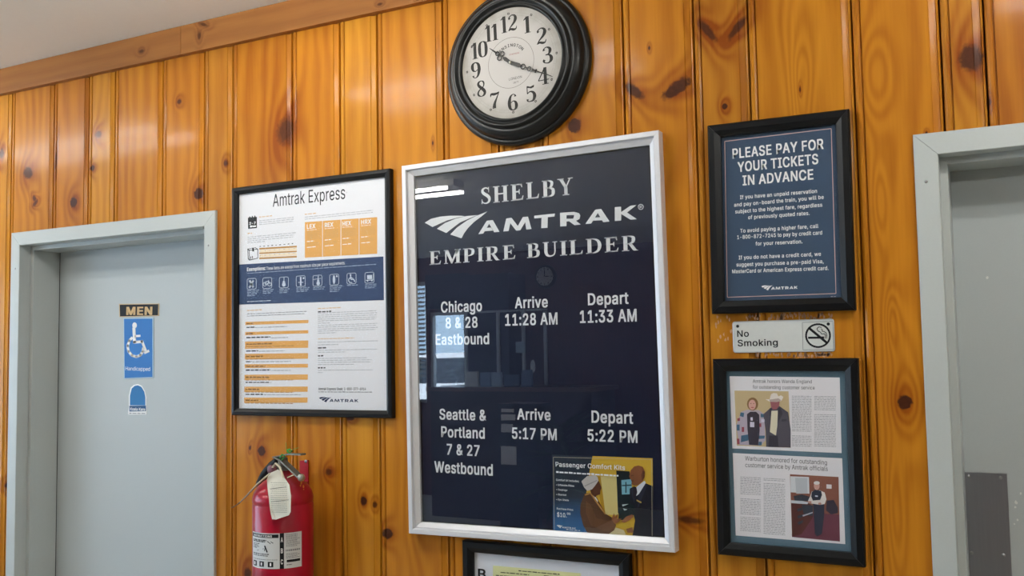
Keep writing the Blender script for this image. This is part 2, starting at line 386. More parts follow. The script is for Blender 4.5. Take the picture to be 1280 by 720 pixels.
# pull plate on right door
pp = [at(1202.8, 590, YL-.0015), at(1258.5, 592, YL-.0015)]
ppm = mat('brushed_steel_plate', '9a9ca3', .4, 1, noise=.06, nscale=200, aniso=(1, 1, .05))
pl = MB().box((pp[0].x, YL-.0025, pp[0].z-.40), (pp[1].x, YL-.0001, pp[0].z)).build('push_plate', ppm, d2, label='brushed steel push plate on the right door')
for px, py in ((1210.7, 595.3), (1250.5, 597), (1214.5, 691), (1254.5, 694)): screw(at(px, py, YL-.0025), .0042, pl)
# scuffs of bare paint on the right door
sc = MB(); r_ = random.Random(2)
for px, py, q in ((1270, 628, 1.6), (1269, 634, 1.2), (1272, 650, 1), (1276, 617, 1), (1268, 655, .8), (1234, 347, 1.4)):
    c = at(px, py, YL-.0004); sc.poly([c+Vector((math.cos(a)*.002*q*r_.uniform(.6, 1.2), 0, math.sin(a)*.003*q*r_.uniform(.6, 1.2))) for a in [k*PI/4 for k in range(8)]])
sc.build('paint_scuff', mat('bare_scuff', 'd8dad6', .7), d2)

# ------------------------------------------------------------------ flat print helpers
def P2(pts, y): return [at(px, py, y) for px, py in pts]
def shape(name, polys, y, m, parent, **k):
    mb = MB()
    for p in polys: mb.poly(P2(p, y))
    return mb.build(name, m, parent, **k)
class Crop:
    "measured positions inside an enlarged part of the picture"
    def __init__(s, ox, oy, sc): s.o = (ox, oy, sc)
    def __call__(s, *pts): return [(s.o[0]+a/s.o[2], s.o[1]+b/s.o[2]) for a, b in pts]
    def ell(s, cx, cy, rx, ry, n=14): return s(*[(cx+rx*math.cos(2*PI*k/n), cy+ry*math.sin(2*PI*k/n)) for k in range(n)])
GLYPHS = """A480|16,0,201,509,276,509,463,0,395,0,287,302,264,372,232,478,245,478,213,371,191,302,85,0|110,142,110,199,370,199,370,142
B456|60,0,60,509,241,509,289,504,329,491,359,469,381,442,394,410,398,374,395,344,387,320,373,301,356,286,315,267,315,262,339,257,363,245,385,227,402,203,414,173,418,136,413,100,400,67,377,39,344,18,301,4,247,0|125,57,245,57,296,63,330,80,349,105,355,137,352,161,342,184,327,203,306,218,279,228,248,231,125,231|125,285,238,285,265,288,288,296,308,309,323,326,333,348,336,372,330,403,313,429,283,446,240,452,125,452
C510|267,-7,225,-3,186,7,150,25,119,49,92,79,70,115,53,157,44,203,40,254,44,305,53,352,70,393,92,429,119,459,150,484,186,501,225,512,267,516,305,513,340,504,373,490,402,471,427,447,448,418,463,385,473,348,408,348,401,373,389,395,357,428,315,449,267,456,223,450,184,432,150,403,125,364,109,314,103,254,109,194,125,145,151,105,184,76,223,59,267,53,315,60,357,81,389,114,408,160,473,160,463,124,448,91,428,62,402,38,373,19,341,5,305,-4
D502|219,0,96,0,96,57,215,57,272,63,318,81,354,110,379,149,394,198,399,255,394,312,379,361,354,399,320,428,275,446,221,452,93,452,93,509,225,509,273,505,315,495,353,478,399,441,433,391,449,351,458,306,462,255,458,205,449,159,433,119,411,83,384,54,351,31,312,14,268,3|125,509,125,0,60,0,60,509
E419|60,0,60,509,372,509,372,452,125,452,125,286,355,286,355,229,125,229,125,57,375,57,375,0
F410|60,0,60,509,369,509,369,452,125,452,125,278,346,278,346,221,125,221,125,0
G520|269,-7,225,-3,185,7,149,25,118,49,91,79,69,116,53,157,43,203,40,254,43,305,53,352,69,393,91,429,117,459,149,484,184,501,223,512,265,516,304,513,340,504,374,489,403,469,429,445,449,416,465,384,474,349,408,349,387,393,356,427,315,448,265,456,222,450,183,432,150,404,125,364,109,314,103,254,109,194,125,145,151,105,184,76,224,59,269,53,309,57,345,71,374,93,396,123,410,160,415,202,434,199,283,199,283,256,478,256,478,200,471,141,451,91,419,50,377,19,326,0
H517|60,0,60,509,125,509,125,289,392,289,392,509,457,509,457,0,392,0,392,232,125,232,125,0
I300|31,0,31,57,118,57,118,452,31,452,31,509,269,509,269,452,183,452,183,57,269,57,269,0
K467|104,145,104,216,139,261,174,303,212,344,364,509,448,509,231,276,228,276|60,0,60,509,125,509,125,334,124,225,125,193,125,0|372,0,188,259,228,309,449,0
L393|60,0,60,509,125,509,125,57,361,57,361,0
M628|60,0,60,509,152,509,277,187,287,159,299,123,311,84,322,49,307,49,318,83,330,121,342,158,352,187,476,509,568,509,568,0,504,0,504,291,504,327,505,369,506,413,507,457,513,457,498,409,482,363,467,322,456,291,342,0,286,0,170,291,159,321,145,361,129,408,112,457,119,457,120,416,121,372,122,328,122,291,122,0
N523|60,0,60,509,136,509,343,183,363,151,388,107,414,55,405,54,401,108,399,157,399,195,399,509,463,509,463,0,387,0,202,290,177,331,148,381,108,452,119,454,122,384,124,328,125,291,125,0
O533|267,-7,225,-3,186,7,150,25,119,49,92,79,70,115,53,157,44,203,40,254,44,305,53,352,70,393,92,429,119,459,150,484,186,501,225,512,267,516,309,512,348,501,384,484,415,459,442,429,464,393,480,352,490,305,493,254,490,203,480,157,464,115,442,79,415,49,384,25,348,7,309,-3|267,53,310,59,349,76,383,105,408,144,425,194,430,254,425,314,408,365,383,404,349,433,310,450,267,456,223,450,184,433,151,404,125,364,109,314,103,254,109,194,125,144,151,105,184,76,223,59
P445|60,0,60,509,235,509,289,503,332,487,366,462,390,430,404,391,409,348,404,304,390,265,366,233,332,207,289,191,235,186,109,186,109,242,233,242,269,246,297,256,318,272,333,294,342,319,344,348,342,376,333,402,318,423,297,439,268,449,232,452,125,452,125,0
R449|60,0,60,509,236,509,290,504,333,489,367,465,390,433,405,395,409,352,405,309,390,271,367,240,333,217,289,203,236,198,96,198,96,255,234,255,269,258,298,267,319,281,334,300,342,324,345,352,342,380,334,405,319,425,298,440,269,449,233,452,125,452,125,0|353,0,230,229,303,229,428,0
S447|224,-9,172,-4,128,9,91,31,64,60,46,96,38,137,104,137,110,110,123,88,142,71,166,59,194,52,224,49,257,52,286,60,311,74,329,92,341,114,346,139,342,161,332,179,316,193,296,205,245,222,184,239,128,260,86,289,60,326,52,372,58,413,75,448,102,476,138,498,180,511,227,516,275,511,316,498,351,476,377,449,394,415,401,378,337,378,326,412,302,437,267,453,225,459,194,456,167,448,145,435,129,418,118,398,115,376,119,352,131,334,148,319,169,308,212,293,264,279,312,264,359,238,379,220,395,198,405,171,408,139,403,99,386,64,360,34,323,11,278,-4
T449|32,452,32,509,417,509,417,452,257,452,257,0,193,0,193,452
U517|259,-8,203,-2,154,15,114,43,85,80,66,124,60,173,60,509,124,509,124,178,128,144,141,113,160,87,187,68,220,56,259,52,298,56,331,68,357,87,377,113,389,144,393,178,393,509,457,509,457,173,451,124,433,80,403,43,363,15,315,-2
V480|204,0,16,509,84,509,192,206,215,137,248,31,235,31,267,138,290,206,395,509,463,509,278,0
W686|155,0,16,509,82,509,163,196,175,145,187,94,197,40,189,40,200,94,211,145,224,196,306,509,380,509,462,196,474,145,486,94,497,40,488,40,499,94,510,145,523,196,603,509,670,509,530,0,455,0,368,323,351,391,336,475,350,475,335,395,318,323,230,0
X474|18,0,217,284,217,236,29,509,104,509,178,400,204,361,223,329,243,292,232,292,252,329,272,361,298,400,374,509,446,509,259,239,259,287,456,0,382,0,292,129,268,165,250,195,230,231,244,231,225,196,206,166,182,129,91,0
Y472|203,0,203,208,16,509,91,509,192,344,222,292,250,230,224,230,251,293,280,344,381,509,455,509,268,208,268,0
a389|160,-9,126,-5,94,5,68,22,48,45,35,73,30,108,34,138,43,161,58,179,78,193,125,211,178,220,234,227,265,235,273,243,276,255,276,257,273,279,267,297,256,311,240,322,220,329,196,331,171,329,149,322,118,301,100,274,41,291,57,322,79,346,104,364,133,375,163,382,194,384,239,379,286,360,306,343,322,320,333,290,337,251,337,0,277,0,277,52,272,52,252,25,215,1,190,-6|170,45,202,49,228,59,248,74,263,93,272,115,276,138,276,190,259,182,231,176,200,171,175,168,134,159,117,150,103,139,95,124,92,105,94,87,102,72,114,61,130,52
b424|229,-8,198,-5,172,4,138,31,118,59,112,59,112,0,53,0,53,509,114,509,114,319,118,319,137,346,171,373,197,381,229,384,274,378,313,361,345,332,370,293,385,245,390,189,385,133,370,84,346,45,313,16,274,-2|220,47,253,51,279,66,301,88,316,117,325,151,328,189,325,227,316,261,301,290,280,311,253,325,220,330,188,325,161,312,140,291,125,263,116,229,113,189,116,150,125,115,140,86,162,65,188,51
c396|207,-8,159,-2,117,16,82,46,56,85,40,133,34,187,40,243,56,291,82,330,117,360,159,378,207,384,260,377,305,356,340,322,362,277,303,262,290,289,270,311,242,325,207,330,173,325,145,310,124,287,108,258,99,224,96,187,99,151,108,117,124,89,145,66,173,51,207,46,243,52,271,66,292,89,304,117,363,102,354,78,341,56,306,21,261,-1
d424|195,-8,151,-2,111,16,79,45,55,84,39,133,34,189,39,245,55,293,79,332,112,361,151,378,196,384,228,381,253,373,287,346,306,319,311,319,311,509,372,509,372,0,313,0,313,59,307,59,287,31,252,4,227,-5|205,47,236,51,263,65,284,86,299,115,309,150,312,189,309,229,300,263,284,291,263,312,237,325,205,330,172,325,145,311,124,290,108,261,99,227,96,189,99,151,109,117,124,88,145,66,172,51
e404|212,-8,161,-2,117,16,82,46,56,85,40,132,34,187,39,242,55,290,81,329,115,359,157,378,205,384,236,382,266,374,294,361,319,341,341,315,357,282,368,242,371,194,371,169,75,169,75,221,338,221,310,202,307,237,298,269,283,294,263,314,237,326,205,330,173,326,146,313,125,294,109,270,99,241,96,211,96,178,100,139,110,106,128,80,151,61,179,50,212,46,254,53,285,73,306,105,365,91,353,63,335,39,311,19,283,4,249,-5
f254|228,379,228,327,6,327,6,379|81,0,81,432,84,461,96,486,113,505,135,519,161,527,187,530,222,527,243,521,227,468,215,472,195,474,171,470,154,460,145,443,142,419,142,0
g425|207,-151,168,-148,134,-140,105,-127,82,-110,64,-91,51,-69,101,-41,122,-66,154,-88,178,-95,207,-97,249,-92,282,-75,304,-47,311,-6,311,68,306,68,287,41,252,16,227,8,195,5,152,10,113,27,80,53,55,90,39,136,34,191,39,246,55,293,80,332,112,361,152,378,196,384,228,382,253,373,288,346,308,319,313,319,313,379,372,379,372,-9,367,-54,350,-90,324,-117,291,-136,251,-147|205,59,237,63,264,75,285,95,300,121,309,154,312,193,309,231,300,264,285,291,264,312,237,325,205,330,172,325,145,312,124,290,109,262,99,229,96,193,99,155,109,123,124,96,145,76,172,63
h410|114,227,114,0,53,0,53,509,114,509,114,287,102,287,124,332,152,362,187,379,227,384,264,380,295,369,321,349,341,321,353,285,357,240,357,0,296,0,296,235,290,275,273,304,246,323,210,329,184,326,161,317,141,303,126,283,117,257
i167|53,0,53,379,114,379,114,0|84,443,67,446,54,455,44,468,41,483,44,499,54,512,67,521,84,524,100,521,114,512,123,499,126,483,123,468,114,455,100,446
j167|53,379,114,379,114,-30,111,-63,102,-90,86,-113,65,-129,37,-139,4,-143,-10,-143,-10,-87,2,-87,25,-83,40,-72,50,-54,53,-29|83,443,67,446,53,455,44,468,41,483,44,499,53,512,67,521,83,524,100,521,114,512,123,499,126,483,123,468,114,455,100,446
k381|110,137,110,212,121,212,284,379,360,379,184,199,177,199|53,0,53,509,114,509,114,0|294,0,148,186,191,229,372,0
l189|139,-2,101,3,74,20,58,47,53,84,53,509,114,509,114,99,115,77,120,62,130,54,146,52,160,53,170,54,181,3,162,-1
m610|53,0,53,379,112,379,112,295,108,295,118,323,132,346,151,363,172,376,195,384,219,386,257,380,287,361,309,331,321,295,312,295,322,321,337,343,357,361,381,375,407,383,437,386,468,383,497,372,522,354,541,328,553,296,557,255,557,0,496,0,496,254,490,289,473,313,447,326,419,330,395,328,374,320,358,307,345,290,338,270,335,247,335,0,274,0,274,260,269,288,253,311,229,326,199,330,178,328,158,320,140,307,126,289,117,266,114,238,114,0
n410|114,227,114,0,53,0,53,379,112,379,112,287,102,287,124,332,152,362,187,379,227,384,264,380,295,369,321,349,341,321,353,285,357,240,357,0,296,0,296,235,290,275,273,304,246,323,210,329,184,326,161,317,141,303,126,283,117,257
o415|207,-8,159,-2,117,16,82,46,56,85,40,133,34,187,40,243,56,291,82,330,117,360,159,378,207,384,256,378,299,360,333,330,359,291,376,243,381,187,376,133,359,85,333,46,299,16,256,-2|207,46,242,51,270,66,292,89,307,117,316,151,319,187,316,224,307,258,292,287,270,310,242,325,207,330,173,325,145,310,124,287,108,258,99,224,96,187,99,151,108,117,124,89,145,66,173,51
p424|53,-143,53,379,112,379,112,319,118,319,137,346,171,373,197,381,229,384,274,378,313,361,345,332,370,293,385,245,390,189,385,133,370,84,346,45,313,16,274,-2,229,-8,198,-5,173,4,138,31,118,59,114,59,114,-143|220,47,253,51,279,66,301,88,316,117,325,151,328,189,325,227,316,261,301,290,280,311,253,325,220,330,188,325,161,312,140,291,125,263,116,229,113,189,116,150,125,115,140,86,162,65,188,51
q424|372,-143,311,-143,311,59,306,59,287,31,252,4,227,-5,195,-8,151,-2,111,16,79,45,55,84,39,133,34,189,39,245,55,293,79,332,112,361,151,378,196,384,228,381,253,373,287,346,307,319,313,319,313,379,372,379|205,47,236,51,263,65,284,86,299,115,309,150,312,189,309,229,300,263,284,291,263,312,237,325,205,330,172,325,145,311,124,290,108,261,99,227,96,189,99,151,109,117,124,88,145,66,172,51
r259|53,0,53,379,112,379,112,321,115,321,130,347,152,367,181,380,213,385,229,384,243,384,243,322,230,324,207,326,182,323,159,315,140,301,126,284,117,262,114,237,114,0
s365|182,-8,145,-5,112,3,84,18,62,38,45,63,36,94,94,107,105,79,124,60,150,49,181,45,217,50,244,62,262,81,268,103,265,121,254,136,237,147,212,155,149,170,104,186,72,208,53,237,47,274,51,305,65,332,87,354,115,370,149,381,187,384,223,381,254,372,279,358,299,339,314,316,324,290,268,277,258,298,243,316,219,328,187,333,156,329,131,317,114,299,109,277,112,258,124,243,144,232,172,223,229,209,275,194,306,171,325,142,331,107,326,75,312,47,290,24,260,6,223,-5
t227|204,379,204,327,6,327,6,379|65,471,126,471,126,98,128,76,136,61,150,53,170,50,185,51,202,54,213,2,192,-3,168,-4,125,2,92,21,72,52,65,93
u410|182,-5,146,-1,115,11,89,31,69,59,57,95,53,139,53,379,114,379,114,144,119,105,137,75,164,56,200,50,226,53,249,62,268,77,283,97,293,122,296,153,296,379,357,379,357,0,298,0,298,92,307,92,286,47,257,17,222,0
v389|163,0,17,379,84,379,165,155,187,87,206,21,184,21,203,87,224,155,305,379,371,379,226,0
w567|138,0,23,379,87,379,133,214,154,137,175,41,165,41,186,135,206,214,252,379,316,379,362,214,382,136,402,41,391,41,413,135,434,214,480,379,545,379,429,0,368,0,319,172,305,225,291,280,277,338,291,338,277,280,263,225,248,172,199,0
x379|21,0,171,218,171,171,29,379,100,379,147,306,179,253,207,206,175,206,202,253,233,306,282,379,352,379,209,169,209,214,358,0,287,0,231,85,200,136,173,182,205,182,178,136,148,85,91,0
y389|47,-139,61,-86,71,-87,104,-89,118,-84,130,-74,141,-58,151,-36,163,-1,17,379,84,379,165,155,187,87,206,21,184,21,202,87,224,155,305,379,371,379,204,-58,177,-107,159,-124,139,-136,117,-143,91,-145,65,-143
z380|42,0,42,46,254,320,254,323,48,323,48,379,333,379,333,331,126,60,126,56,339,56,339,0
0453|227,-7,174,1,130,24,95,62,69,113,57,155,50,202,48,254,50,306,57,353,69,395,95,447,130,484,174,508,227,516,279,508,323,484,358,447,384,395,396,353,403,306,405,254,403,202,396,155,384,113,359,62,323,24,279,1|227,50,261,56,290,74,313,103,330,144,340,194,344,254,340,314,330,365,313,405,290,435,261,453,227,460,192,453,163,435,140,405,123,365,113,314,109,254,113,194,123,144,140,103,163,74,192,56
1453|76,0,76,55,391,55,391,0|276,509,276,0,212,0,212,448,209,448,86,358,86,427,198,509
2453|64,0,64,47,234,229,282,282,311,327,318,348,320,371,317,397,308,419,293,436,273,449,250,457,224,460,196,457,172,447,153,433,139,413,130,390,127,362,66,362,71,405,86,442,111,473,143,496,182,511,225,516,268,511,306,497,337,474,361,445,376,411,381,372,378,345,371,318,357,290,336,259,267,180,153,60,153,57,389,57,389,0
3453|218,-7,173,-3,133,10,98,30,70,57,52,91,44,132,109,132,115,107,126,87,144,71,165,59,191,52,219,50,248,53,275,61,297,74,315,93,325,116,329,145,326,172,316,196,299,217,275,234,242,244,201,248,157,248,157,299,288,448,288,452,70,452,70,509,372,509,372,461,211,278,211,289,264,288,308,276,344,253,371,222,387,186,393,145,387,103,370,66,344,36,309,12,266,-2
4453|40,105,40,158,247,509,311,509,109,166,109,163,413,163,413,105|282,0,282,121,282,146,282,318,343,318,343,0
5453|221,-7,178,-2,140,11,108,32,83,60,66,93,60,130,122,130,127,108,138,89,154,73,173,60,196,52,221,50,250,53,276,64,298,82,314,104,324,131,328,162,324,193,314,221,297,244,275,262,248,273,218,277,167,268,145,258,128,246,67,253,96,509,366,509,366,452,151,452,134,301,136,301,155,315,178,325,203,331,229,334,263,330,294,321,321,306,345,285,364,260,379,231,388,199,391,163,385,117,369,76,343,41,309,15,268,-1
6453|226,-7,182,-1,142,15,109,40,84,74,69,115,64,162,68,199,80,239,102,285,137,340,252,509,322,509,151,261,145,261,165,288,196,307,235,314,278,309,316,295,346,271,370,240,384,201,389,157,384,112,368,73,343,39,310,14,271,-2|226,48,254,52,279,63,299,79,314,101,324,128,327,157,324,187,314,213,299,235,279,251,254,262,226,265,198,262,174,252,153,235,138,214,128,188,125,158,128,128,138,102,153,79,174,63,198,52
7453|97,0,323,448,323,452,62,452,62,509,391,509,391,449,165,0
8453|226,-7,178,-2,136,11,101,33,74,62,57,96,52,135,55,166,65,195,81,220,101,241,125,256,153,265,153,267,119,282,93,308,76,342,70,380,75,417,90,450,114,477,146,498,184,511,226,516,269,511,306,498,337,477,361,450,377,417,382,380,376,342,359,308,333,282,300,267,300,265,327,256,351,241,372,220,387,195,397,166,401,135,395,96,378,62,352,33,317,11,275,-2|226,49,258,52,285,60,307,74,323,91,333,113,337,139,333,165,322,189,305,208,283,223,256,232,226,235,196,232,169,223,147,208,130,189,119,165,115,139,119,113,129,91,145,74,167,60,195,52|226,290,252,292,274,300,293,313,307,330,316,351,319,376,316,399,308,420,294,437,275,449,252,457,226,460,200,457,177,449,159,437,145,420,136,399,133,376,136,351,145,330,159,313,178,300,201,292
9453|226,516,271,510,310,494,343,468,368,434,384,393,389,347,385,309,373,270,350,224,315,168,200,0,130,0,301,248,307,248,287,221,257,202,218,195,175,199,137,214,106,237,83,269,68,307,64,352,69,397,85,436,110,469,143,494,182,510|226,460,199,457,174,446,154,429,138,407,129,381,125,352,129,322,138,295,154,274,174,257,199,247,226,243,254,247,279,257,299,273,314,295,324,321,327,350,324,381,314,407,299,429,279,446,254,457
&448|197,-7,150,-2,110,12,78,34,54,62,39,96,34,133,37,163,47,189,63,213,85,235,140,279,216,335,237,352,255,375,262,405,258,427,245,445,226,457,201,461,168,453,145,431,139,416,137,399,145,363,169,327,204,284,438,0,364,0,171,231,121,293,87,344,78,370,75,398,79,430,91,458,109,481,134,499,165,510,200,513,235,510,266,499,290,482,308,459,320,433,324,404,315,362,291,325,256,293,154,217,128,195,110,174,100,154,97,131,100,108,109,87,124,70,143,57,166,49,193,46,223,50,251,59,278,75,301,95,321,121,336,151,346,186,349,224,408,224,405,180,397,144,371,92,345,62,333,47,305,23,271,7,234,-3
:188|95,-4,78,-1,63,9,53,24,50,41,53,59,63,73,78,83,95,87,113,83,128,73,138,59,141,41,138,24,128,9,113,-1|95,271,78,274,63,284,53,299,50,316,53,334,63,349,78,359,95,362,113,359,128,349,138,334,141,316,138,299,128,284,113,274
.188|95,-4,78,-1,63,9,53,24,50,41,53,59,63,73,78,83,95,87,113,83,128,73,138,59,141,41,138,24,128,9,113,-1
,188|38,-119,68,71,137,71,84,-119
-453|337,244,337,188,114,188,114,244
$447|202,-74,202,583,244,583,244,-74|224,-9,172,-4,128,9,91,31,64,60,46,96,38,137,104,137,110,110,123,88,142,71,166,59,194,52,224,49,257,52,286,60,311,74,329,92,341,114,346,139,342,161,332,179,316,193,296,205,245,222,184,239,128,260,86,289,60,326,52,372,58,413,75,448,102,476,138,498,180,511,227,516,275,511,316,498,351,476,377,449,394,415,401,378,337,378,326,412,302,437,267,453,225,459,194,456,167,448,145,435,129,418,118,398,115,376,119,352,131,334,148,319,169,308,212,293,264,279,312,264,359,238,379,220,395,198,405,171,408,139,403,99,386,64,360,34,323,11,278,-4
•389|194,93,166,96,139,107,117,124,100,147,89,173,85,202,89,231,100,257,117,279,139,296,166,307,194,311,223,307,249,296,272,279,289,257,300,231,304,202,300,173,289,147,272,124,249,107,223,96"""
_gl = {}
for _row in GLYPHS.split('\n'):
    _p = _row[1:].split('|') if _row[0] != '|' else None
    _gl[_row[0]] = (int(_p[0])/1000, [[int(c)/1000 for c in l.split(',')] for l in _p[1:]])
_gm = {}
def glyph(ch):
    if ch in _gm: return _gm[ch]
    loops = [[(l[2*i], l[2*i+1]) for i in range(len(l)//2)] for l in _gl[ch][1]]
    area = lambda q: sum(q[i-1][0]*q[i][1]-q[i][0]*q[i-1][1] for i in range(len(q)))/2
    def inside(p, q):
        c = False
        for i in range(len(q)):
            (x1, y1), (x2, y2) = q[i-1], q[i]
            if (y1 > p[1]) != (y2 > p[1]) and p[0] < (x2-x1)*(p[1]-y1)/(y2-y1)+x1: c = not c
        return c
    sg_ = 1 if area(max(loops, key=lambda q: abs(area(q)))) > 0 else -1
    outer = [q for q in loops if area(q)*sg_ > 0]; holes = [q for q in loops if area(q)*sg_ < 0]
    vs, fs = [], []
    for k, q in enumerate(outer):
        cu = bpy.data.curves.new('t', 'CURVE'); cu.dimensions = '2D'; cu.fill_mode = 'BOTH'
        for l in [q]+[h for h in holes if all(inside(p, q) for p in h)]:
            sp = cu.splines.new('POLY'); sp.points.add(len(l)-1); sp.use_cyclic_u = True
            for i, p in enumerate(l): sp.points[i].co = (p[0], p[1], 0, 1)
        ob = bpy.data.objects.new('t', cu); COL.objects.link(ob); bpy.context.view_layer.update()
        me = bpy.data.meshes.new_from_object(ob.evaluated_get(bpy.context.evaluated_depsgraph_get())); b = len(vs)
        vs += [(v.co.x, v.co.y, k*.000009) for v in me.vertices]; fs += [tuple(b+i for i in p.vertices) for p in me.polygons]
        bpy.data.objects.remove(ob); bpy.data.curves.remove(cu); bpy.data.meshes.remove(me)
    _gm[ch] = (vs, fs); return _gm[ch]
_font = {}
def text_mesh(s, bold=0):
    key = (s, bold)
    if key in _font: return _font[key]
    vs, fs = [], []; x = 0; d = max(0, bold)*.75
    for ch in s:
        if ch == ' ': x += .20+d; continue
        v, f = glyph(ch)
        for n_, (ox, oy) in enumerate(((-d, -d), (d, -d), (d, d), (-d, d)) if d > 0 else ((0, 0),)):
            b = len(vs); vs += [(p+x+ox, q+oy*.6, n_*.00004+z_) for p, q, z_ in v]; fs += [tuple(b+i for i in t) for t in f]
        x += _gl[ch][0]+d*1.6
    _font[key] = (vs, fs); return vs, fs
CAPH = .5087
def frame_of(parent): return parent.get('tilt', 0.0) if parent else 0.0
def place2d(vs, fs, xl, yb, xr, cap, y, tilt, unit, name, m, parent, mb=None, **k):
    "2D outline (x right, y up, cap height = unit) laid between two pixel columns on plane y"
    A = at(xl, yb, y); D = Vector((math.cos(tilt), 0, math.sin(tilt))); U = Vector((-math.sin(tilt), 0, math.cos(tilt)))
    p0 = proj(A); p1 = proj(A+D*.01); sl = (p1[1]-p0[1])/(p1[0]-p0[0])
    B = at(xr, yb+sl*(xr-xl), y); wid = (B-A).length; ch = (at(xl, yb-cap, y)-A).z
    x0 = min(v[0] for v in vs); x1 = max(v[0] for v in vs)
    kx = wid/(x1-x0); kz = ch/unit
    own = mb is None; mb = mb or MB()
    mb.add([A+D*((v[0]-x0)*kx)+U*(v[1]*kz)-Vector((0, v[2] if len(v) > 2 else 0, 0)) for v in vs], fs)
    return mb.build(name, m, parent, **k) if own else mb
def text(s, xl, yb, xr, cap, y, m, parent, bold=0, name='lettering', tilt=None, mb=None, **k):
    vs, fs = text_mesh(s, bold)
    return place2d(vs, fs, xl, yb, xr, cap, y, frame_of(parent) if tilt is None else tilt, CAPH, name, m, parent, mb, **k)
def greek(lines, y, m, parent, tilt=None, seed=1, name='fine_print', word=(2.2, 6), gap=1.0, hgt=1.1):
    "unreadable small print: rows of word-sized strokes; lines = (xl, y, xr)"
    tl = frame_of(parent) if tilt is None else tilt; r = random.Random(seed); mb = MB()
    D = Vector((math.cos(tl), 0, math.sin(tl))); U = Vector((-math.sin(tl), 0, math.cos(tl)))
    for xl, yy, xr in lines:
        A = at(xl, yy, y); B = at(xr, yy, y); w = (B-A).length; px = w/max(1, xr-xl); u = 0
        while u < w:
            l = min(r.uniform(*word)*px, w-u); h = hgt*px*r.uniform(.8, 1.1); p = A+D*u
            mb.add([p, p+D*l, p+D*l+U*h, p+U*h], [(0, 1, 2, 3)]); u += l+gap*px
    return mb.build(name, m, parent, kind='stuff')
def catmull(p, n=5, closed=False):
    out = []; N_ = len(p); rng_ = range(N_) if closed else range(N_-1)
    g = (lambda i: p[i % N_]) if closed else (lambda i: p[max(0, min(N_-1, i))])
    for i in rng_:
        a, b, c, d = g(i-1), g(i), g(i+1), g(i+2)
        for k in range(n):
            t = k/n; out.append(tuple(.5*((2*b[j])+(-a[j]+c[j])*t+(2*a[j]-5*b[j]+4*c[j]-d[j])*t*t+(-a[j]+3*b[j]-3*c[j]+d[j])*t**3) for j in range(3)))
    if not closed: out.append(tuple(p[-1]))
    return out
def ribbon(p, vs, fs, closed=False, smooth=True):
    q = catmull(p, 5, closed) if smooth else p
    b = len(vs); n = len(q)
    for i in range(n):
        a = q[(i-1) % n] if closed or i else q[0]; c = q[(i+1) % n] if closed or i < n-1 else q[-1]
        dx, dy = c[0]-a[0], c[1]-a[1]; l = math.hypot(dx, dy) or 1; nx, ny = -dy/l, dx/l; w = max(q[i][2], .02)/2
        vs += [(q[i][0]+nx*w, q[i][1]+ny*w), (q[i][0]-nx*w, q[i][1]-ny*w)]
    for i in range(n if closed else n-1):
        j = (i+1) % n; fs.append((b+2*i, b+2*i+1, b+2*j+1, b+2*j))
def rect(vs, fs, x0, y0, x1, y1): b = len(vs); vs += [(x0,y0),(x1,y0),(x1,y1),(x0,y1)]; fs.append((b,b+1,b+2,b+3))
def pgon(vs, fs, pts): b = len(vs); vs += pts; fs.append(tuple(range(b, b+len(pts))))
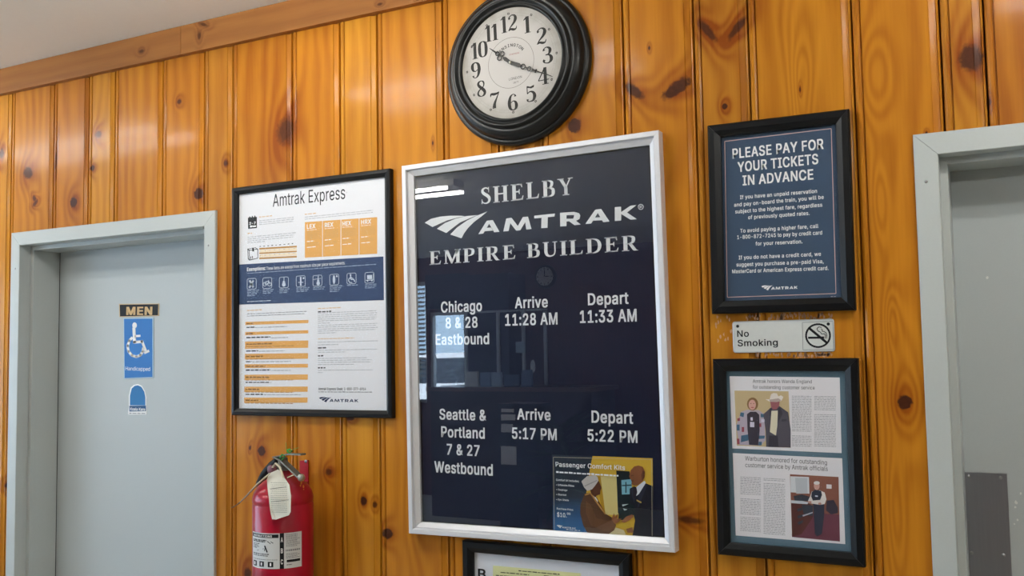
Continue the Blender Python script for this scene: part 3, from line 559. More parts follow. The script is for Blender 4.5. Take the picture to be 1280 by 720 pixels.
# serif capitals
def serif(ch):
    v, f = [], []; T, t, s, o = .205, .085, .055, .085
    def stem(x, w=T, y0=0, y1=1, bot=True, top=True):
        rect(v, f, x-w/2, y0, x+w/2, y1)
        if bot: rect(v, f, x-w/2-o, y0, x+w/2+o, y0+s)
        if top: rect(v, f, x-w/2-o, y1-s, x+w/2+o, y1)
    w = .8
    if ch == 'H': stem(.17); stem(.68); rect(v, f, .2, .47, .65, .47+t); w = .87
    elif ch in 'EL':
        stem(.17)
        rect(v, f, .2, 0, .64, t); pgon(v, f, [(.5, 0), (.66, 0), (.70, .27), (.66, .27), (.6, .12), (.5, t)])
        if ch == 'E':
            rect(v, f, .2, 1-t, .6, 1); pgon(v, f, [(.48, 1), (.62, 1), (.64, .76), (.60, .76), (.56, .88), (.48, 1-t)])
            rect(v, f, .2, .48, .44, .48+t); pgon(v, f, [(.4, .5), (.46, .36), (.49, .36), (.49, .67), (.46, .67), (.4, .55)])
        w = .72
    elif ch == 'I': stem(.17); w = .34
    elif ch in 'PR':
        stem(.17); ribbon([(.17, .965, .07), (.36, .965, .075), (.56, .88, .15), (.58, .72, .18), (.53, .56, .14), (.36, .475, .07), (.17, .475, .07)], v, f); w = .68
        if ch == 'R': pgon(v, f, [(.30, .5), (.48, .5), (.74, .05), (.84, 0), (.60, 0), (.54, .05)]); w = .84
    elif ch == 'B':
        stem(.17); ribbon([(.17, .965, .07), (.36, .965, .075), (.52, .88, .14), (.54, .76, .16), (.49, .62, .13), (.36, .54, .07), (.17, .54, .07)], v, f)
        ribbon([(.17, .54, .07), (.38, .54, .075), (.58, .45, .15), (.61, .29, .18), (.57, .12, .15), (.38, .035, .07), (.17, .035, .07)], v, f); w = .71
    elif ch == 'D':
        stem(.17); ribbon([(.17, .965, .07), (.38, .965, .08), (.62, .83, .14), (.71, .5, .19), (.62, .17, .14), (.38, .035, .08), (.17, .035, .07)], v, f); w = .82
    elif ch == 'U':
        ribbon([(.17, .98, .18), (.17, .6, .18), (.17, .32, .18), (.25, .10, .15), (.43, .03, .10), (.61, .12, .08), (.67, .34, .075), (.67, .6, .075), (.67, .98, .075)], v, f)
        rect(v, f, 0, 1-s, .34, 1); rect(v, f, .54, 1-s, .8, 1); w = .8
    elif ch == 'M':
        stem(.12, .075); stem(.86, T); pgon(v, f, [(.06, 1), (.26, 1), (.52, .28), (.49, 0), (.44, 0)]); pgon(v, f, [(.95, 1), (.78, 1), (.49, .24), (.47, 0), (.51, 0)]); w = 1.03
    elif ch == 'Y':
        pgon(v, f, [(.05, 1), (.25, 1), (.5, .5), (.5, .38), (.36, .42)]); pgon(v, f, [(.72, 1), (.64, 1), (.42, .5), (.46, .42)]); rect(v, f, .34, 0, .52, .48)
        rect(v, f, .25, 0, .61, s); rect(v, f, -.02, 1-s, .33, 1); rect(v, f, .55, 1-s, .82, 1); w = .8
    elif ch == 'S':
        ribbon([(.50, .70, .03), (.49, .86, .06), (.34, .965, .08), (.17, .90, .12), (.14, .74, .16), (.26, .60, .18), (.42, .48, .19), (.53, .32, .17), (.50, .12, .12), (.33, .03, .08), (.15, .10, .06), (.09, .30, .03)], v, f)
        rect(v, f, .475, .68, .52, 1.0); rect(v, f, .07, 0, .115, .3); w = .62
    return v, f, w
def serif_line(s, track=.16, space=.42):
    vs, fs = [], []; x = 0
    for ch in s:
        if ch == ' ': x += space; continue
        v, f, w = serif(ch); b = len(vs); vs += [(a+x, c) for a, c in v]; fs += [tuple(b+i for i in q) for q in f]; x += w+track
    return vs, fs
# clock numerals (fat-face digits, height 1)
def digit(ch):
    v, f = [], []; R_ = lambda *p, **k: ribbon(list(p), v, f, **k)
    if ch == '0': R_((.3, .97, .05), (.13, .85, .15), (.09, .5, .2), (.13, .15, .15), (.3, .03, .05), (.47, .15, .15), (.51, .5, .2), (.47, .85, .15), closed=True); w = .6
    elif ch == '1': rect(v, f, .12, 0, .31, 1); pgon(v, f, [(.16, 1), (.12, .84), (0, .78), (0, .83)]); rect(v, f, .04, 0, .39, .04); w = .4
    elif ch == '2': R_((.15, .74, .15), (.11, .84, .08), (.28, .97, .06), (.46, .9, .13), (.5, .72, .19), (.4, .5, .14), (.18, .26, .07), (.05, .05, .05)); R_((.05, .06, .06), (.2, .13, .12), (.36, .08, .14), (.5, .1, .08), (.56, .26, .03)); w = .6
    elif ch == '3': R_((.13, .78, .16), (.12, .88, .07), (.27, .97, .06), (.44, .88, .14), (.46, .72, .17), (.38, .56, .09), (.2, .52, .05)); R_((.2, .52, .05), (.4, .5, .09), (.51, .35, .18), (.5, .17, .17), (.36, .03, .08), (.16, .06, .06), (.09, .16, .12), (.14, .24, .15)); w = .6
    elif ch == '4': rect(v, f, .34, .04, .51, 1); pgon(v, f, [(.40, 1), (.34, .93), (.02, .3), (.02, .26), (.06, .26), (.4, .88)]); rect(v, f, .02, .24, .62, .29); rect(v, f, .25, 0, .6, .045); w = .64
    elif ch == '5': pgon(v, f, [(.11, .98), (.3, .9), (.52, .98), (.5, .84), (.34, .79), (.14, .86)]); rect(v, f, .09, .5, .14, .96); R_((.11, .5, .05), (.26, .61, .07), (.44, .55, .13), (.52, .34, .19), (.45, .1, .14), (.27, .03, .06), (.12, .07, .07), (.12, .18, .14)); w = .6
    elif ch in '69':
        q = [(.46, .82, .14), (.44, .92, .06), (.32, .97, .05), (.18, .84, .12), (.1, .5, .19), (.14, .16, .15), (.31, .03, .06), (.46, .12, .14), (.5, .3, .18), (.45, .5, .12), (.32, .57, .05), (.2, .48, .05)]
        if ch == '9': q = [(.6-a, 1-b, c) for a, b, c in q]
        ribbon(q, v, f); w = .6
    elif ch == '7': R_((.04, .74, .03), (.09, .9, .12), (.25, .88, .16), (.42, .9, .12), (.55, .98, .04)); R_((.54, .95, .05), (.4, .62, .08), (.28, .34, .15), (.24, .1, .2), (.24, .02, .2)); w = .56
    elif ch == '8': R_((.3, .97, .05), (.16, .9, .12), (.13, .76, .14), (.24, .6, .17), (.42, .42, .18), (.5, .24, .16), (.44, .09, .12), (.3, .03, .05), (.14, .1, .1), (.1, .26, .1), (.2, .43, .08), (.4, .58, .06), (.46, .74, .08), (.43, .9, .09), closed=True); w = .6
    return v, f, w

# rail-brand mark traced from the big board, kept as a unit outline for re-use
c1, c2 = Crop(525, 245, 8), Crop(665, 245, 8)
LOGO_MARK = [c1((47,267),(110,228),(200,207),(300,197),(420,198),(448,204),(380,215),(270,245),(190,280),(125,310)),
 c1((168,327),(250,270),(360,225),(470,200),(575,191),(490,225),(400,265),(320,325),(262,370)),
 c1((302,385),(370,315),(470,245),(560,200),(673,155),(620,200),(540,260),(480,320),(440,375),(415,423))]
LOGO_WORD = [c1((583,382),(632,376),(692,278),(698,244),(668,247)), c1((698,244),(728,240),(795,358),(742,363),(692,278)), c1((648,352),(665,318),(712,315),(730,346)),
 c1((833,355),(862,225),(915,217),(978,300),(1028,210),(1080,206),(1115,330),(1062,335),(1052,262),(1003,342),(962,347),(903,272),(886,350)),
 c2((22,225),(22,197),(230,175),(225,205),(158,212),(155,318),(92,322),(95,218)),
 c2((280,167),(345,163),(345,301),(282,305)), c2((345,163),(420,158),(470,172),(420,190),(345,192)), c2((470,172),(483,195),(475,230),(440,248),(415,250),(412,226),(420,205),(420,190)),
 c2((345,228),(412,226),(415,250),(345,255)), c2((370,252),(440,248),(488,285),(425,292)),
 c2((533,280),(592,275),(658,170),(660,133),(632,137)), c2((660,133),(692,130),(775,255),(712,262),(658,170)), c2((610,246),(627,215),(685,212),(702,243)),
 c2((828,112),(890,107),(892,160),(985,97),(1045,90),(950,165),(1050,232),(985,237),(892,180),(892,245),(828,250))]
def unit_logo():
    vs, fs = [], []
    for p in LOGO_MARK+LOGO_WORD:
        b = len(vs); vs += [(q.x, q.z) for q in P2(p, -.01)]; fs.append(tuple(range(b, len(vs))))
    # straighten: baseline of the word runs through A's foot and K's foot
    a = at(*c1((600, 380))[0], -.01); k = at(*c2((1020, 236))[0], -.01); th = math.atan2(k.z-a.z, k.x-a.x)
    c, s = math.cos(-th), math.sin(-th); vs = [((x-a.x)*c-(z-a.z)*s, (x-a.x)*s+(z-a.z)*c) for x, z in vs]
    return vs, fs, (at(*c2((850, 110))[0], -.01)-at(*c2((850, 249))[0], -.01)).z
LV, LF, LH = unit_logo()

# ------------------------------------------------------------------ picture frames
def fit_rect(c4, y):
    P = [at(px, py, y) for px, py in c4]; C = sum(P, Vector())/4
    w = ((P[1]-P[0]).length+(P[2]-P[3]).length)/2; h = ((P[0]-P[3]).length+(P[1]-P[2]).length)/2
    a1 = math.atan2((P[1]-P[0]).z, (P[1]-P[0]).x); a2 = math.atan2((P[2]-P[3]).z, (P[2]-P[3]).x)
    return C, w, h, (a1+a2)/2
def corners(C, w, h, a, y):
    D = Vector((math.cos(a), 0, math.sin(a))); U = Vector((-math.sin(a), 0, math.cos(a))); C = Vector((C.x, y, C.z))
    return [C-D*w/2+U*h/2, C+D*w/2+U*h/2, C+D*w/2-U*h/2, C-D*w/2-U*h/2]
def make_frame(name, c4, prof, m, rw, label, cat='frame', group=None, h=None):
    "prof: (inward distance, y) from the wall round the front to the sheet"
    yf = min(p[1] for p in prof); C, w, hh, a = fit_rect(c4, yf)
    if h:
        U = Vector((-math.sin(a), 0, math.cos(a))); C = C+U*(hh/2)-U*(h/2); hh = h
    t = empty(name, (C.x, 0, C.z), label=label, cat=cat, group=group); t['tilt'] = a
    for k in range(4):
        A, B = [], []
        for off, y in prof:
            cs = corners(C, w-2*off, hh-2*off, a, y); e = (cs[(k+1) % 4]-cs[k]).normalized()*.00035
            A.append(cs[k]+e); B.append(cs[(k+1) % 4]-e)
        n = len(prof); MB().add(A+B, [(i, i+1, n+i+1, n+i) for i in range(n-1)]+[(n-1, 0, n, 2*n-1), tuple(range(n)), tuple(range(2*n-1, n-1, -1))]).build('frame_rail', m, t)
    return t, C, w, hh, a
def sheet(t, C, w, h, a, y, m, name='poster_sheet'):
    cs = corners(C, w, h, a, y); n = corners(C, w, h, a, y+.001)
    return MB().add(cs+n, [(0,1,2,3),(7,6,5,4),(0,4,5,1),(1,5,6,2),(2,6,7,3),(3,7,4,0)]).build(name, m, t)
def pane(t, C, w, h, a, y, m):
    return sheet(t, C, w, h, a, y, m, 'glass_pane')

def bprof(rw, d): return [(0, -.0005), (0, -d+.003), (.003, -d), (rw*.55, -d-.001), (rw*.9, -d+.004), (rw, -d+.006), (rw, -.006), (rw-.004, -.0045), (rw-.004, -.0005)]

# --- shipping-rates poster (left)
ex, C, w, h, a = make_frame('picture_frame', [(290,234),(487.2,211),(488.5,522),(287,520)], bprof(.021, .020), BLK, .021, 'large black framed white poster with orange tables and a blue band, beside the grey door', 'poster')
YS = -.0062; sh = sheet(ex, C, w-.036, h-.036, a, YS, PAPER); sh['tilt'] = a
pane(ex, C, w-.036, h-.036, a, -.0095, GLD)
Y1, Y2, Y3 = YS-.0003, YS-.0006, YS-.0009
text('Amtrak Express', 341, 258.5, 431.5, 15.5, Y1, mat('charcoal_ink', '2c2e35', .6), sh, .004)
text('TM', 432, 241.3, 434, 1.2, Y1, INKS, sh)
cA, cB, cC, cD = Crop(295, 310, 6.737), Crop(295, 250, 6.737), Crop(295, 375, 5.14), Crop(385, 375, 5.14)
shape('blue_band', [[(295.6, 330.8), (479.2, 320.6), (479.9, 375.2), (295.3, 380.9)]], Y1, BLUE, sh)
# calendar and parcel icons
cal = MB()
for p in (cB((100,150),(176,142),(176,236),(102,243)), cB((110,140),(120,139),(122,160),(112,161)), cB((132,135),(142,134),(144,158),(134,159)), cB((154,132),(164,131),(166,156),(156,157))): cal.poly(P2(p, Y1))
cal.build('calendar_icon', INK, sh)
text('2-7', cB((112,0))[0][0], cB((0,209))[0][1], cB((166,0))[0][0], 3.2, Y2, WHITE, sh, .03)
greek([(312.4, 284.3, 320)], Y2, WHITE, sh, hgt=1.6, word=(3, 5), gap=.3)
shape('parcel_icon', [cB((96,410),(165,400),(186,412),(186,492),(112,510),(100,495))], Y1, INK, sh)
shape('parcel_face', [cB((112,427),(180,416),(181,488),(117,502)), cB((104,412),(160,405),(178,411),(116,421)), cB((102,422),(107,427),(111,498),(105,492))], Y2, PAPER, sh)
shape('parcel_mark', [cB((136,402),(150,402),(152,440),(146,430),(138,436)), cB((121,475),(127,474),(128,497),(123,498)), cB((135,472),(141,471),(142,494),(137,495))], Y3, INK, sh)
for k, (ya, yb, hh_) in enumerate(((404, 385, 14), (443, 427, 12), (485, 470, 14))):
    shape('table_stripe', [cB((196, ya), (512, yb), (512, yb+hh_), (196, ya+hh_))], Y1, mat('brown_stripe', 'b98a4a', .6), sh)
for k, (ya, yb) in enumerate(((421, 402), (459, 443))):
    shape('table_stripe', [cB((196, ya), (512, yb), (512, yb+23), (196, ya+23))], Y1, mat('pale_stripe', 'ecdcc2', .6), sh)
greek([(324.5, 308.6, 369)], Y1, INK, sh, word=(1.5, 2.5), gap=3, hgt=.7)
greek([(325, 314.3, 369), (325, 320, 369)], Y2, INKS, sh, word=(.8, 1.2), gap=5, hgt=.5)
greek([(324, 272, 340)], Y1, mat('orange_ink', 'dcbd9a', .6), sh, word=(2, 5), hgt=1)
greek([(324, 276.5, 367), (324, 278.9, 367), (324, 281.3, 367)], Y1, INKL, sh, hgt=.8, seed=3)
greek([(309.5, 292.6, 315)], Y1, mat('orange_ink', 'dcbd9a'), sh); greek([(309.5, 297, 370), (309.5, 299.4, 368), (309.5, 301.8, 366), (309.5, 304.2, 331)], Y1, INKL, sh, hgt=.8, seed=4)
greek([(381, 268.6, 396)], Y1, mat('orange_ink', 'dcbd9a'), sh); greek([(381, 272, 466), (381, 274.5, 466)], Y1, INKL, sh, hgt=.8, seed=5)
xs4 = [(577, 728), (728, 883), (883, 1036), (1036, 1191)]
for (xa, xb), nm, xt in zip(xs4, ('LEX', 'REX', 'HEX', 'HRX'), (597, 747, 897, 1054)):
    ya = 187-(xa-577)*.0702; yb = 187-(xb-577)*.0702; za = 486-(xa-577)*.0554; zb = 486-(xb-577)*.0554
    shape('rate_column', [cB((xa+3, ya), (xb-2, yb), (xb-2, zb), (xa+3, za))], Y1, ORANGE, sh)
    yt = 242-(xt-597)*.082
    text(nm, cB((xt, 0))[0][0], cB((0, yt))[0][1], cB((xt+(72 if nm != 'HRX' else 84), 0))[0][0], 5.2, Y2, WHITE, sh, .03)
    x_, y_ = cB((xt, yt))[0]
    greek([(x_, y_+2.2, x_+12)], Y2, WHITE, sh, hgt=.5)
    greek([(x_, y_+5+2.1*j, x_+17) for j in range(5)], Y2, mat('orange_body', 'c89a5c', .6), sh, hgt=.7, seed=9)
    greek([(x_, y_+16.5, x_+9), (x_, y_+23.8, x_+11)], Y2, WHITE, sh, hgt=.8, seed=9); greek([(x_, y_+19+2*j, x_+15) for j in range(2)], Y2, mat('orange_body', 'c89a5c', .6), sh, hgt=.6, seed=2)
text('Exemptions:', 308.8, 339, 332, 4.3, Y2, WHITE, sh, .03); text('These items are exempt from maximum size per piece requirements.', 333, 337.6, 431.5, 4.0, Y2, WHITE, sh, .0)
greek([(309, 342.2, 470)], Y2, mat('pale_blue_ink', '93a2b8', .6), sh, hgt=.8)
PB = mat('pale_blue_line', 'c6cfdb', .6)
def seg(p, q, wpx, y):  # flat stroke between two pixel points
    a_, b_ = Vector(p), Vector(q); d = (b_-a_).normalized(); n = Vector((-d.y, d.x))*wpx/2
    return P2([a_+n, b_+n, b_-n, a_-n], y)
for k, (cx, cy) in enumerate(((132,302),(263,295),(403,290),(545,280),(686,275),(827,266),(973,257),(1124,250))):
    mb = MB(); hw, hh_, r = 38, 45, 13; pts = []
    for qx, qy, a0 in ((1, 1, 0), (-1, 1, 90), (-1, -1, 180), (1, -1, 270)):
        for j in range(5): an = math.radians(a0+j*22.5); pts.append((cx+qx*(hw-r)+r*math.cos(an), cy+qy*(hh_-r)+r*math.sin(an)-(qx*(hw-r))*.08))
    P_ = cA(*pts)
    for j in range(len(P_)): mb.poly(seg(P_[j], P_[(j+1) % len(P_)], .55, Y2))
    def el(ex_, ey_, rx, ry): mb.poly(P2(cA.ell(cx+ex_, cy+ey_, rx, ry, 10), Y2))
    def ln(x1, y1, x2, y2, wd): mb.poly(seg(*cA((cx+x1, cy+y1), (cx+x2, cy+y2)), wd/6.7, Y2))
    if k == 0: ln(-18, -30, 14, 30, 16); ln(14, -28, -20, 34, 14); el(0, 5, 13, 15)
    elif k == 1:
        for s_ in (-20, 20):
            q = cA.ell(cx+s_, cy+10, 15, 16, 10)
            for j in range(10): mb.poly(seg(q[j], q[(j+1) % 10], .7, Y2))
        ln(-20, 10, -8, -14, 5); ln(-8, -14, 14, -14, 5); ln(20, 10, 10, -24, 5); ln(0, 10, 14, -12, 5); ln(-20, 10, 0, 10, 5)
    elif k == 2: el(0, 18, 16, 18); el(0, -2, 11, 12); ln(2, -42, 0, 0, 5)
    elif k == 3: ln(0, -36, 0, 38, 13); ln(-22, 10, 22, 8, 5); el(24, -26, 8, 8)
    elif k == 4: el(6, 22, 15, 18); el(6, 0, 9, 12); ln(6, -40, 6, 0, 6); ln(-34, -10, 30, -20, 4)
    elif k == 5: el(-2, 0, 11, 38); el(22, -28, 8, 8)
    elif k == 6:
        el(-8, -30, 7, 8); ln(-8, -22, -5, 8, 9); ln(-5, 8, 20, 6, 8); ln(18, 6, 28, 28, 8)
        for j in range(9): an = 1.1+j*.5; mb.poly(seg(*cA((cx-4+21*math.cos(an), cy+14+22*math.sin(an)), (cx-4+21*math.cos(an+.5), cy+14+22*math.sin(an+.5))), 1, Y2))
    else: ln(-20, -4, 22, -6, 34); ln(-30, 22, 30, 18, 6); ln(30, 18, 32, -34, 4); el(-16, 28, 6, 6); el(20, 26, 6, 6)
    mb.build('icon', PB, sh)
    x_, y_ = cA((cx-38, cy+62))[0]; greek([(x_, y_+2.1*j, x_+(15, 14, 13, 17, 15, 16, 14, 15)[k]-j*1.5) for j in range((4, 3, 3, 3, 2, 4, 1, 3)[k])], Y2, mat('pale_blue_ink', '93a2b8'), sh, hgt=.8, seed=k)
greek([(309, 377.6, 339)], Y2, PB, sh, hgt=.7)
greek([(309, 388.8, 327)], Y1, mat('orange_ink', 'dcbd9a'), sh); greek([(309, 393, 383), (309, 395.6, 381)], Y1, INKS, sh, hgt=.8, seed=8)
for ya, yb, hh_ in ((141,128,20),(206,194,20),(267,260,47),(346,341,36),(413,410,24),(480,478,34),(557,556,34),(627,626,34)):
    shape('list_heading_bar', [cC((60-(ya-140)*.016, ya), (466-(ya-140)*.012, yb), (465-(ya-140)*.012, yb+hh_), (60-(ya-140)*.016, ya+hh_))], Y1, ORANGE, sh)
    x_, y_ = cC((68-(ya-140)*.016, ya+min(hh_, 30)*.62+3))[0]; greek([(x_, y_, x_+(8, 32, 21, 24, 29, 17, 16, 13)[int((ya-141)/70)])], Y2, mat('brown_ink', '8a5c22', .6), sh, hgt=1.4, seed=int(ya))
    if hh_ > 30: greek([(x_, y_+3, x_+60)], Y2, mat('brown_ink_faint', 'b07c38', .6), sh, hgt=.8, seed=int(ya)+1)
for yy, ln_ in ((182, 10), (248, 30), (334, 15), (402, 7), (457, 31), (535, 30), (612, 22)):
    x_, y_ = cC((68-(yy-140)*.016, yy-2))[0]; greek([(x_, y_, x_+ln_)], Y1, INK, sh, hgt=1.2, seed=yy)
    greek([(x_+ln_+1, y_, x_+(52, 70, 48, 56, 32, 70, 25)[int((yy-182)/72)])], Y1, INKS, sh, hgt=.7, seed=yy+1)
yy = 52
rows = [(52, 145, 'o'), (74, 85, 'b'), (81, 375, 'g'), (94, 382, 'g'), (107, 382, 'g'), (120, 376, 'g'), (132, 372, 'g'), (146, 78, 'g'), (160, 380, 'g'), (172, 376, 'g'), (185, 385, 'g'), (197, 370, 'g'), (210, 120, 'g'),
 (247, 235, 'o'), (268, 385, 'g'), (285, 130, 'g'), (306, 52, 'b'), (320, 385, 'g'), (333, 180, 'g'), (357, 35, 'b'), (372, 318, 'g'), (385, 345, 'g'), (398, 340, 'g'), (412, 230, 'g'), (434, 48, 'b'), (448, 350, 'g'), (463, 30, 'g')]
for kk_, mm_, hg in (('o', mat('orange_ink', 'dcbd9a'), 1.0), ('b', INK, 1.2), ('g', INKL, .8)):
    L_ = []
    for yv, ln_, q in rows:
        if q == kk_: x_, y_ = cD((64, yv+6))[0]; L_.append((x_, y_, x_+ln_/5.14))
    greek(L_, Y1, mm_, sh, hgt=hg, seed=12)
text('Amtrak Express Desk: 1-800-377-6914', 398, 487.5, 457.5, 3.1, Y1, INK, sh, .02)
greek([(398, 490.4, 465)], Y1, INKS, sh, hgt=.9, seed=31)
place2d(LV, LF, 398.6, 502.2, 448, 3.6, Y1, a, LH, 'rail_logo', mat('navy_ink', '1d2c4c', .6), sh)

# --- departures board (centre)
mp = [(0, -.0005), (0, -.030), (.0015, -.0315), (.0125, -.0315), (.0138, -.030), (.0146, -.0225), (.018, -.0225), (.027, -.0165), (.030, -.0145), (.030, -.006), (.026, -.0045), (.026, -.0005)]
bd, C, w, h, a = make_frame('notice_board', [(503.8,208),(825,161.2),(842,692),(508.5,665.8)], mp, ALU, .03, 'tall silver framed navy board with white train times, in the middle of the wall', 'sign')
YS = -.0062; sb = sheet(bd, C, w-.054, h-.054, a, YS, NAVY, 'navy_panel'); sb['tilt'] = a; pane(bd, C, w-.054, h-.054, a, -.0115, GL)
Y1, Y2 = YS-.0003, YS-.0006
# dark spacer strips at the edge of the panel
cs = corners(C, w-.0545, h-.0545, a, Y1); ci = corners(C, w-.0545-.018, h-.0545-.012, a, Y1)
MB().add(cs+ci, [(0, 1, 5, 4), (1, 2, 6, 5), (2, 3, 7, 6), (3, 0, 4, 7)]).build('dark_edge_strip', mat('dark_edge', '0f1318', .5), bd)
WV = mat('white_vinyl', 'eef0f2', .5)
def sline(s, xl, yb, xr, cap, **k):
    v, f = serif_line(s, **k); place2d(v, f, xl, yb, xr, cap, Y1, TT, 1, 'lettering', WV, sb)
def tilt_of(p, q, y=-.0065):
    A, B = at(*p, y), at(*q, y); return math.atan2(B.z-A.z, B.x-A.x)
TT = tilt_of((601.5, 255), (714, 243))
sline('SHELBY', 601.8, 255.3, 716.5, 20.5)
TT = tilt_of((537, 330.5), (797, 312))
sline('EMPIRE BUILDER', 537, 331.3, 798.5, 17.2, track=.17, space=.5)
shape('rail_logo', LOGO_MARK+LOGO_WORD, Y1, WV, sb)
mb = MB(); q = c2.ell(1088, 109, 25, 26, 16)
for j in range(16): mb.poly(seg(q[j], q[(j+1) % 16], .8, Y1))
text('R', *c2((1077, 122))[0], c2((1101, 0))[0][0], 3.3, Y1, WV, sb, .01, mb=mb); mb.build('registered_mark', WV, sb)
def bl(s, xl, yb, xr, cap, b=.028, t=None): text(s, xl, yb, xr, cap, Y1, WV, sb, b, tilt=TT2 if t is None else t)
TT2 = tilt_of((634, 406), (795, 401.6))
bl('Chicago', 551.3, 390.5, 602.5, 13); bl('8 & 28', 557, 410.3, 597, 13); bl('Eastbound', 544.5, 431, 611.5, 13)
bl('Arrive', 643.7, 385.3, 684.8, 13.3); bl('11:28 AM', 631.5, 407, 697, 14)
bl('Depart', 735, 381.3, 785.8, 14.2); bl('11:33 AM', 725, 403.5, 796, 14.8)
TT2 = tilt_of((545, 588), (612, 592))
bl('Seattle &', 549.3, 524, 607.8, 12.8); bl('Portland', 551.5, 546, 606, 13); bl('7 & 27', 558.5, 568, 599.5, 13); bl('Westbound', 543, 590, 616, 13.4)
bl('Arrive', 646.5, 524.2, 688.3, 13.3); bl('5:17 PM', 640, 548, 696, 13.5)
bl('Depart', 739.5, 528, 791.5, 14.5); bl('5:22 PM', 734.5, 551, 797, 14.2)
bd_sheet = sb

# --- comfort kit card tucked in the board's corner
ck = Crop(685, 565, 6.543); YK = YS-.0012
card = MB(); card.poly(P2(ck((32,22),(858,50),(866,697),(42,640)), YK)); cm = bpy.data.materials.new('card_blue'); cm.use_nodes = True
nt = cm.node_tree; tcn = nt.nodes.new('ShaderNodeTexCoord'); sxy = nt.nodes.new('ShaderNodeSeparateXYZ'); rp = nt.nodes.new('ShaderNodeMapRange'); mxx = nt.nodes.new('ShaderNodeMix'); mxx.data_type = 'RGBA'
nt.links.new(tcn.outputs['Generated'], sxy.inputs[0]); nt.links.new(sxy.outputs[2], rp.inputs[0]); rp.inputs[1].default_value = .45; rp.inputs[2].default_value = 0
mxx.inputs[6].default_value = (*lin('16263a'), 1); mxx.inputs[7].default_value = (*lin('2a6ba6'), 1); nt.links.new(rp.outputs[0], mxx.inputs[0]); nt.links.new(mxx.outputs[2], nt.nodes['Principled BSDF'].inputs['Base Color'])
cb = at(*ck((450, 660))[0], YK)
card_o = empty('leaflet', (cb.x, YK, cb.z), label='small blue and yellow comfort kit card in the lower right corner of the navy board', cat='card')
k0 = card.build('card_sheet', cm, card_o); k0['tilt'] = a
kl = lambda n: YK-.00025*n
def S(name, col, n, *polys):
    for p_ in polys: shape(name, [p_], kl(n), mat('print_'+col, col, .6), k0)
S('yellow_wall', 'd9b23c', 1, ck((365,33),(855,52),(862,690),(330,664),(300,420),(345,120)))
S('pale_door', 'dccb86', 2, ck((430,200),(560,190),(575,515),(470,512)))
S('wall_shade', 'b98f24', 2, ck((395,200),(430,200),(470,512),(440,480)))
S('dark_window_frame', '15232a', 3, ck((558,152),(668,158),(695,520),(572,500)))
S('window_view', '7fb7c9', 4, ck((600,230),(685,222),(685,345),(604,347)))
S('window_bar', '2b4a55', 5, ck((632,245),(642,244),(642,335),(632,335)), ck((604,270),(684,265),(684,275),(604,280)))
S('seat_tray', 'cfae35', 4, ck((552,590),(672,582),(678,618),(556,622)))
S('skirt', 'dccf9f', 5, ck((485,672),(555,618),(620,640),(645,690)))
S('dress_jacket', '5d3f2c', 6, ck((300,340),(345,332),(400,372),(430,430),(470,505),(540,545),(556,600),(540,640),(490,675),(322,660),(288,600),(263,500),(266,430)))
S('jacket_sleeve', '6f4c33', 7, ck((310,400),(350,430),(395,540),(470,560),(545,555),(548,625),(470,650),(350,600),(310,500)))
S('jacket_piping', 'b98748', 8, ck((338,332),(352,334),(420,430),(475,510),(466,512),(405,430)), ck((300,345),(345,334),(340,345),(305,357)))
S('blouse', 'e6e0d6', 7, ck((345,330),(380,350),(410,400),(405,412),(370,372)))
S('face', '5b3623', 8, ck((345,312),(410,230),(424,255),(438,293),(427,318),(427,346),(400,355),(385,372),(352,340)))
S('head_wrap', 'cdc8c6', 9, ck((273,240),(320,197),(385,188),(406,205),(412,235),(385,275),(360,305),(322,318),(296,290)))
S('wrap_fold', 'aaa6a6', 10, ck((296,275),(400,228),(404,236),(300,284)))
S('uniform_suit', '1a1e2b', 6, ck((668,300),(705,280),(722,290),(742,340),(798,256),(856,278),(866,694),(690,688),(712,560),(690,470),(668,420)))
S('suit_lapel', '2a3042', 7, ck((742,340),(798,258),(812,270),(760,400),(730,480)), ck((672,305),(700,290),(715,350),(705,420)))
S('white_shirt', 'dfe3ea', 8, ck((718,290),(790,234),(800,252),(742,345),(722,360)))
S('necktie', '2b2531', 9, ck((700,290),(722,285),(730,330),(712,392),(696,360)))
S('face', '8a5636', 9, ck((664,200),(676,150),(705,118),(740,110),(775,122),(792,160),(790,205),(775,240),(735,272),(705,275),(682,262),(684,240)))
S('face_shade', '623a24', 10, ck((775,150),(792,165),(788,210),(768,235),(762,190)), ck((680,232),(702,232),(700,240),(682,240)), ck((678,190),(700,188),(698,194),(679,196)))
S('badge', 'c9a35a', 9, ck((725,388),(765,408),(762,420),(724,400)))
S('comfort_kit', '14262b', 10, ck((580,470),(640,405),(700,440),(712,500),(660,560),(575,555)))
S('kit_mark', 'c9d6d6', 11, ck((606,430),(660,425),(610,445)), ck((612,460),(650,470),(625,480)))
S('hand', '94603c', 12, ck((518,548),(540,500),(548,530),(572,505),(566,545),(604,545),(575,575),(545,590)), ck((598,570),(640,528),(690,508),(700,530),(660,562),(625,578)), ck((640,630),(690,615),(700,660),(650,660)))
text('Passenger Comfort Kits', *ck((62,118))[0], ck((630, 0))[0][0], 5.6, kl(13), WV, k0, .02, tilt=tilt_of(ck((62,118))[0], ck((632,148))[0]))
TK = tilt_of(ck((62,160))[0], ck((560,190))[0])
greek([(*ck((66,170))[0], ck((575, 0))[0][0])], kl(13), WV, k0, TK, word=(3, 6), hgt=1.9, name='subtitle')
text('Comfort kit includes:', *ck((66,235))[0], ck((255, 0))[0][0], 2.4, kl(13), WV, k0, .02, tilt=TK)
